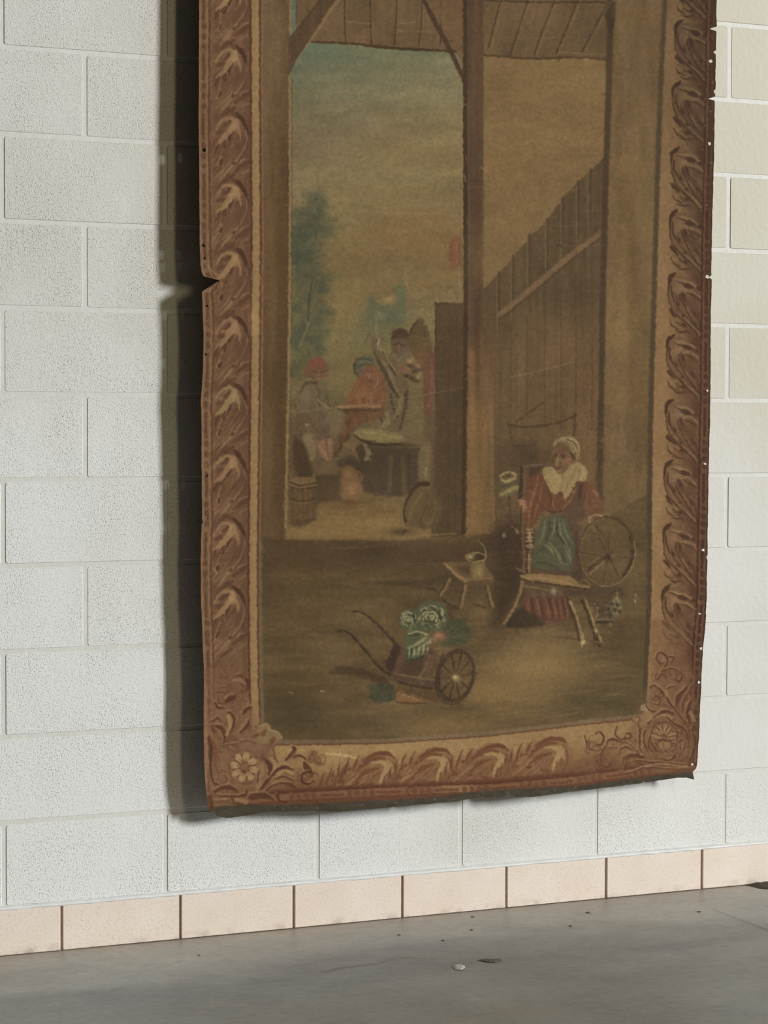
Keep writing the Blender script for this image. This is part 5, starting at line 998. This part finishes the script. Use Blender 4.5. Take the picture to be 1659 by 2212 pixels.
wx, wz = at_y(Xp, Yp, -DCAN)
# gentle buckling of old cloth, a little curl at the loose bottom corners
s = (wx - .47) / 1.42; h = np.clip((wz - .31) / 2.4, 0, 1)
buck = .0035 * np.sin(2.2 * math.pi * s + 1.2 + 1.5 * h) + .0025 * np.sin(5 * math.pi * s + 4 * h) * (1 - h) + .003 * np.sin(3 * math.pi * h + s)
buck += .006 * np.exp(-((wz - .30) / .05) ** 2) * (1 - np.clip(s * 3, 0, 1)) - .004 * np.exp(-((wz - 1.60) / .02) ** 2) * np.exp(-(s / .04) ** 2)
wy = -DCAN + buck
fx = np.clip(Xp - PT.x0, 0, PT.w - 1.001); fy = np.clip(Yp - PT.y0, 0, PT.h - 1.001)
# brush wobble: the hand and the weave break up every painted outline
fx = np.clip(fx + (fbm(Xp, Yp, 7, 7, 951, 3) - .5) * 4.2, 0, PT.w - 1.001); fy = np.clip(fy + (fbm(Xp, Yp, 7, 7, 971, 3) - .5) * 4.2, 0, PT.h - 1.001)
ix = fx.astype(int); iy = fy.astype(int); ax = (fx - ix)[..., None]; ay = (fy - iy)[..., None]
cc = (img[iy, ix] * (1 - ax) + img[iy, ix + 1] * ax) * (1 - ay) + (img[iy + 1, ix] * (1 - ax) + img[iy + 1, ix + 1] * ax) * ay
pig = np.minimum(lin(cc) / ILLUM, .9)
HOLES = [(1536, 132, 3.4), (1534, 310, 3.2), (1528, 598, 3.6), (1527, 844, 2), (1522.6, 1002, 2.6), (1519, 1188, 3), (1512.7, 1326, 2), (1516, 1401, 2.6),
         (1511.5, 1474, 2.6), (1243.5, 1701, 3), (1393.5, 1690, 2.4), (1497.7, 1652, 2.6), (939, 1727, 3.4), (979, 1727, 2), (442, 324, 4), (440, 530, 3.5),
         (442.6, 557, 2.8), (448, 661, 3), (445, 766, 2.8), (449, 1028, 3), (451, 1120, 2)]
quad = (np.arange(nv)[:, None] * (nu + 1) + np.arange(nu)[None, :])
F = np.stack([quad, quad + nu + 1, quad + nu + 2, quad + 1], -1).reshape(-1, 4)
cxp = ((Xp[:-1, :-1] + Xp[1:, 1:]) / 2).ravel(); cyp = ((Yp[:-1, :-1] + Yp[1:, 1:]) / 2).ravel()
keep = np.ones(len(F), bool)
for hx, hy, hr in HOLES: keep &= (cxp - hx) ** 2 + (cyp - hy) ** 2 > hr * hr
hem = cyp > HEM(cxp)
inner = (cxp > INNERL(cyp) + 3) & (cxp < DARKR(cyp) + 2) & (cyp < INNERB(np.clip(cxp, 560, 1430)) - 9) & (cyp > -330)
CO = np.stack([wx, wy, wz], -1).reshape(-1, 3); PG = np.concatenate([pig, np.ones(pig.shape[:2] + (1,))], -1).reshape(-1, 4)
canvas = empty('painted_canvas', (1.17, -DCAN, 0.30))
tag(canvas, 'old painted canvas of a barn with a woman spinning, hung before the white block wall', 'painting')
def big_mesh(name, faces, parent):
    used = np.unique(faces); remap = np.full(len(CO), -1, np.int64); remap[used] = np.arange(len(used)); f = remap[faces]
    me = bpy.data.meshes.new(name); n, m = len(used), len(f)
    me.vertices.add(n); me.vertices.foreach_set('co', (CO[used] - np.array(parent.location)).astype(np.float32).ravel())
    me.loops.add(4 * m); me.loops.foreach_set('vertex_index', f.astype(np.int32).ravel())
    me.polygons.add(m); me.polygons.foreach_set('loop_start', np.arange(0, 4 * m, 4, dtype=np.int32))
    me.polygons.foreach_set('use_smooth', np.ones(m, bool))
    me.update(calc_edges=True)
    a = me.color_attributes.new('pigment', 'FLOAT_COLOR', 'POINT'); a.data.foreach_set('color', PG[used].astype(np.float32).ravel())
    return link(name, me, M_CANVAS, parent)
bpy.context.view_layer.update()
big_mesh('painted_scene', F[keep & inner & ~hem], canvas)
big_mesh('leaf_border', F[keep & ~inner & ~hem], canvas)['label'] = 'trompe l’oeil carved leaf border'
big_mesh('dark_hem', F[keep & hem], canvas)['label'] = 'ragged dark unpainted hem'
# batten the cloth is nailed to, on two iron wall brackets, above the picture's edge
M_WOOD = mat_flat('batten_wood', (126, 96, 64), .7, .2, 30); M_IRON = mat_flat('bracket_iron', (60, 58, 56), .5, .1)
zt = float(wz[0].max()); rail = empty('hanging_batten', (1.17, -DCAN - .024, zt + .012))
tag(rail, 'wooden batten holding the top of the painted canvas', 'batten')
link('bar', box_me('bar', 1.56, .022, .05, .003), M_WOOD, rail)
for x in (-.55, .55): link('bracket', box_me('bracket', .03, DCAN + .03, .012, .002), M_IRON, rail, (x, (DCAN + .014) / 2 - .002, .031))

# ------------------------------------------------------------------ concrete floor
FX0, FX1, FY0 = -2.6, 4.2, -3.6
ns, nt = 620, 330
gx, gy = np.meshgrid(np.concatenate([np.linspace(FX0, -.6, 40, endpoint=False), np.linspace(-.6, 2.5, 540, endpoint=False), np.linspace(2.5, FX1, ns + 1 - 580)]),
                     np.concatenate([np.linspace(FY0, -1.7, 40, endpoint=False), np.linspace(-1.7, 0.004, nt + 1 - 40)]))
def floor_paint(x, y):
    n1 = fbm(x * 100 + 900, y * 100 + 900, 70, 45, 811); n2 = fbm(x * 100 + 900, y * 100 + 900, 24, 16, 821); n3 = fbm(x * 100 + 900, y * 100 + 900, 9, 6, 831)
    d = -y
    c = np.array([170, 166, 157.]) + (n1[..., None] - .5) * np.array([34, 26, 14]) + (n2[..., None] - .5) * np.array([22, 26, 28]) + (n3[..., None] - .5) * np.array([20, 18, 14])
    # dusty paler margin near the wall, smoother darker trowelled field beyond it
    lim = .33 + .10 * np.sin(x * 3.1 + .6) + (n2 - .5) * .22 + np.clip(x - 1.0, 0, 1) * .12
    t = np.clip((d - lim) / .10 + .5, 0, 1)[..., None]
    c = c * (1 - t) + (c * .87 + np.array([-3, -1, 0])) * t
    warm = np.clip(1 - d / .10, 0, 1)[..., None] * .5; c = c * (1 - warm) + np.array([156, 144, 130]) * warm
    return c
fc = floor_paint(gx, gy)
def fseg(pts, w, col, a=.8):
    global fc
    P_ = np.array([at_floor(*q) for q in pts])
    dm = np.full(gx.shape, 9.)
    for p, q in zip(P_[:-1], P_[1:]):
        dd = q - p; tt = np.clip(((gx - p[0]) * dd[0] + (gy - p[1]) * dd[1]) / (dd @ dd), 0, 1); dm = np.minimum(dm, np.hypot(gx - p[0] - tt * dd[0], gy - p[1] - tt * dd[1]))
    k = (np.clip(1.4 - dm / w, 0, 1) * a)[..., None]; fc = fc * (1 - k) + np.array(col, float) * k
fseg([(700, 2099), (740, 2090), (790, 2084)], .010, (100, 94, 86), .7); fseg([(790, 2084), (820, 2080), (850, 2071)], .007, (108, 102, 93), .6)
fseg([(850, 2071), (870, 2068), (930, 2072)], .018, (122, 116, 106), .5); fseg([(900, 2078), (960, 2083), (1010, 2080)], .022, (122, 117, 110), .5)
fseg([(1080, 2074), (1150, 2070), (1230, 2066)], .026, (128, 123, 115), .5); fseg([(560, 2118), (640, 2112), (700, 2099)], .030, (126, 122, 115), .4)
fseg([(1500, 1940), (1540, 1962)], .010, (174, 166, 152), .7); fseg([(1440, 2030), (1480, 2060), (1520, 2070)], .03, (138, 134, 130), .5)
fseg([(1380, 2050), (1440, 2045), (1600, 2025)], .04, (124, 121, 116), .5)
fv = np.stack([gx, gy, (fbm(gx * 100 + 900, gy * 100 + 900, 40, 40, 841) - .5) * .0016 - .0008], -1)
q = (np.arange(nt)[:, None] * (ns + 1) + np.arange(ns)[None, :]); FF = np.stack([q, q + 1, q + ns + 2, q + ns + 1], -1).reshape(-1, 4)
me = bpy.data.meshes.new('floor'); me.vertices.add(fv.shape[0] * fv.shape[1]); me.vertices.foreach_set('co', fv.astype(np.float32).ravel())
me.loops.add(FF.size); me.loops.foreach_set('vertex_index', FF.astype(np.int32).ravel()); me.polygons.add(len(FF)); me.polygons.foreach_set('loop_start', np.arange(0, FF.size, 4, dtype=np.int32))
me.polygons.foreach_set('use_smooth', np.ones(len(FF), bool)); me.update(calc_edges=True)
a = me.color_attributes.new('stain', 'FLOAT_COLOR', 'POINT'); a.data.foreach_set('color', np.concatenate([lin(fc), np.ones(fc.shape[:2] + (1,))], -1).astype(np.float32).ravel())
def mat_floor():
    t = NT('concrete'); at = t.n('ShaderNodeAttribute', attribute_name='stain'); p = world_pos(t)
    k = t.mapr(t.math('ADD', t.noise(p, 260, 3, .6), t.noise(p, 40, 4, .6)), .7, 1.3, .82, 1.18)
    cb = t.n('ShaderNodeCombineColor'); [t.l(k, cb.inputs[i]) for i in range(3)]
    c = t.mix('MULTIPLY', 1.0, at.outputs['Color'], cb.outputs[0]); t.l(c, t.b.inputs['Base Color'])
    t.b.inputs['Roughness'].default_value = .46; t.b.inputs['Specular IOR Level'].default_value = .5
    t.bump(t.noise(p, 180, 4, .6), .25, .0008); return t.m
floor = tag(link('floor', me, mat_floor()), 'grey stained concrete floor in front of the wall', None, None, 'structure')
# dirt-filled shrinkage crack at the right
M_DIRT = mat_flat('dark_dirt', (74, 64, 50), .9, .35, 220)
cr = [(1541, 1965), (1552, 1969), (1566, 1974), (1578, 1979), (1590, 1983), (1604, 1989), (1618, 1994), (1634, 2000), (1648, 2005), (1662, 2010), (1700, 2022), (1760, 2040)]
v = []; f = []
for i, c in enumerate(cr):
    x, y = at_floor(*c); w = .0009 + .0011 * min(i, 5) / 5 * rng.uniform(.7, 1.3)
    v += [(x - w * .3, y - w * 2, .0006), (x, y, .0011), (x + w * .3, y + w * 2, .0006)]
for i in range(len(cr) - 1): f += [(3*i, 3*i+3, 3*i+4, 3*i+1), (3*i+1, 3*i+4, 3*i+5, 3*i+2)]
link('crack', mesh_pd('crack', v, f), M_DIRT, floor)
# small loose things on the floor
def mound(name, poly, h, mat, zlift=.0):
    P_ = np.array([at_floor(*p) for p in poly]); c = P_.mean(0); n = len(P_); v = []; rings = ((1.0, 0.), (.8, .6), (.45, 1.), (.0, .9))
    for s_, hh in rings[:-1]: v += [(float((p - c)[0] * s_ * rng.uniform(.93, 1.05)), float((p - c)[1] * s_ * rng.uniform(.93, 1.05)), h * hh * rng.uniform(.6, 1.2)) for p in P_]
    v.append((0, 0, h * .9)); f = []
    for r in range(2): f += [(r*n+i, r*n+(i+1) % n, (r+1)*n+(i+1) % n, (r+1)*n+i) for i in range(n)]
    f += [(2*n+i, 2*n+(i+1) % n, 3*n) for i in range(n)]; f.append(tuple(range(n))[::-1])
    return link(name, mesh_pd(name, v, f), mat, None, (float(c[0]), float(c[1]), zlift))
tag(mound('dirt_patch', [(1601, 1910), (1612, 1907), (1635, 1906), (1660, 1903.5), (1690, 1902), (1700, 1908), (1690, 1918), (1660, 1921), (1638, 1919), (1626, 1915)], .004, M_DIRT),
    'dark crumbly dirt patch at the foot of the tiles, far right', 'dirt')
M_GRIT = mat_flat('grey_brown_grit', (112, 103, 90), .9, .25, 300)
M_CHIP = mat_flat('paint_chip', (214, 210, 200), .6, .1)
tag(mound('paint_chip', [(978, 2087), (984, 2083), (994, 2083), (1003, 2086), (1004, 2091), (996, 2095), (984, 2094)], .002, M_CHIP), 'small white paint chip lying on the grey floor', 'chip')
tag(mound('dirt_ridge', [(1030, 2074), (1045, 2071), (1062, 2072), (1068, 2075), (1080, 2070), (1084, 2073), (1070, 2079), (1052, 2078)], .002, M_GRIT), 'thin dark dirt ridge on the floor beside the white paint chip', 'dirt')
for (x, y, w), lb in zip(((1019, 2008.5, 4), (957, 2031, 4), (862, 2019, 4), (1270, 1971, 6), (1232, 2000, 4), (1021, 1980, 5), (430, 2063, 3), (1510, 1969, 5)),
                         ('dark grit fleck on the floor, fourth from the left, straight below another fleck', 'dark grit fleck on the floor, third from the left, above the white paint chip', 'dark grit fleck on the floor, second from the left',
                          'larger dark grit fleck on the floor, second from the right', 'dark grit fleck on the floor, third from the right', 'dark grit fleck on the floor near the tiles, straight above another fleck',
                          'dark grit fleck on the floor, leftmost, below the corner of the canvas', 'dark grit fleck on the floor, rightmost, beside the thin crack')):
    tag(mound('grit_fleck', [(x - w, y), (x - w * .3, y - 1.3), (x + w, y - .2), (x + w * .9, y + 1), (x, y + 1.4)], .0010, M_GRIT), lb, 'grit', 'grit flecks on the floor')
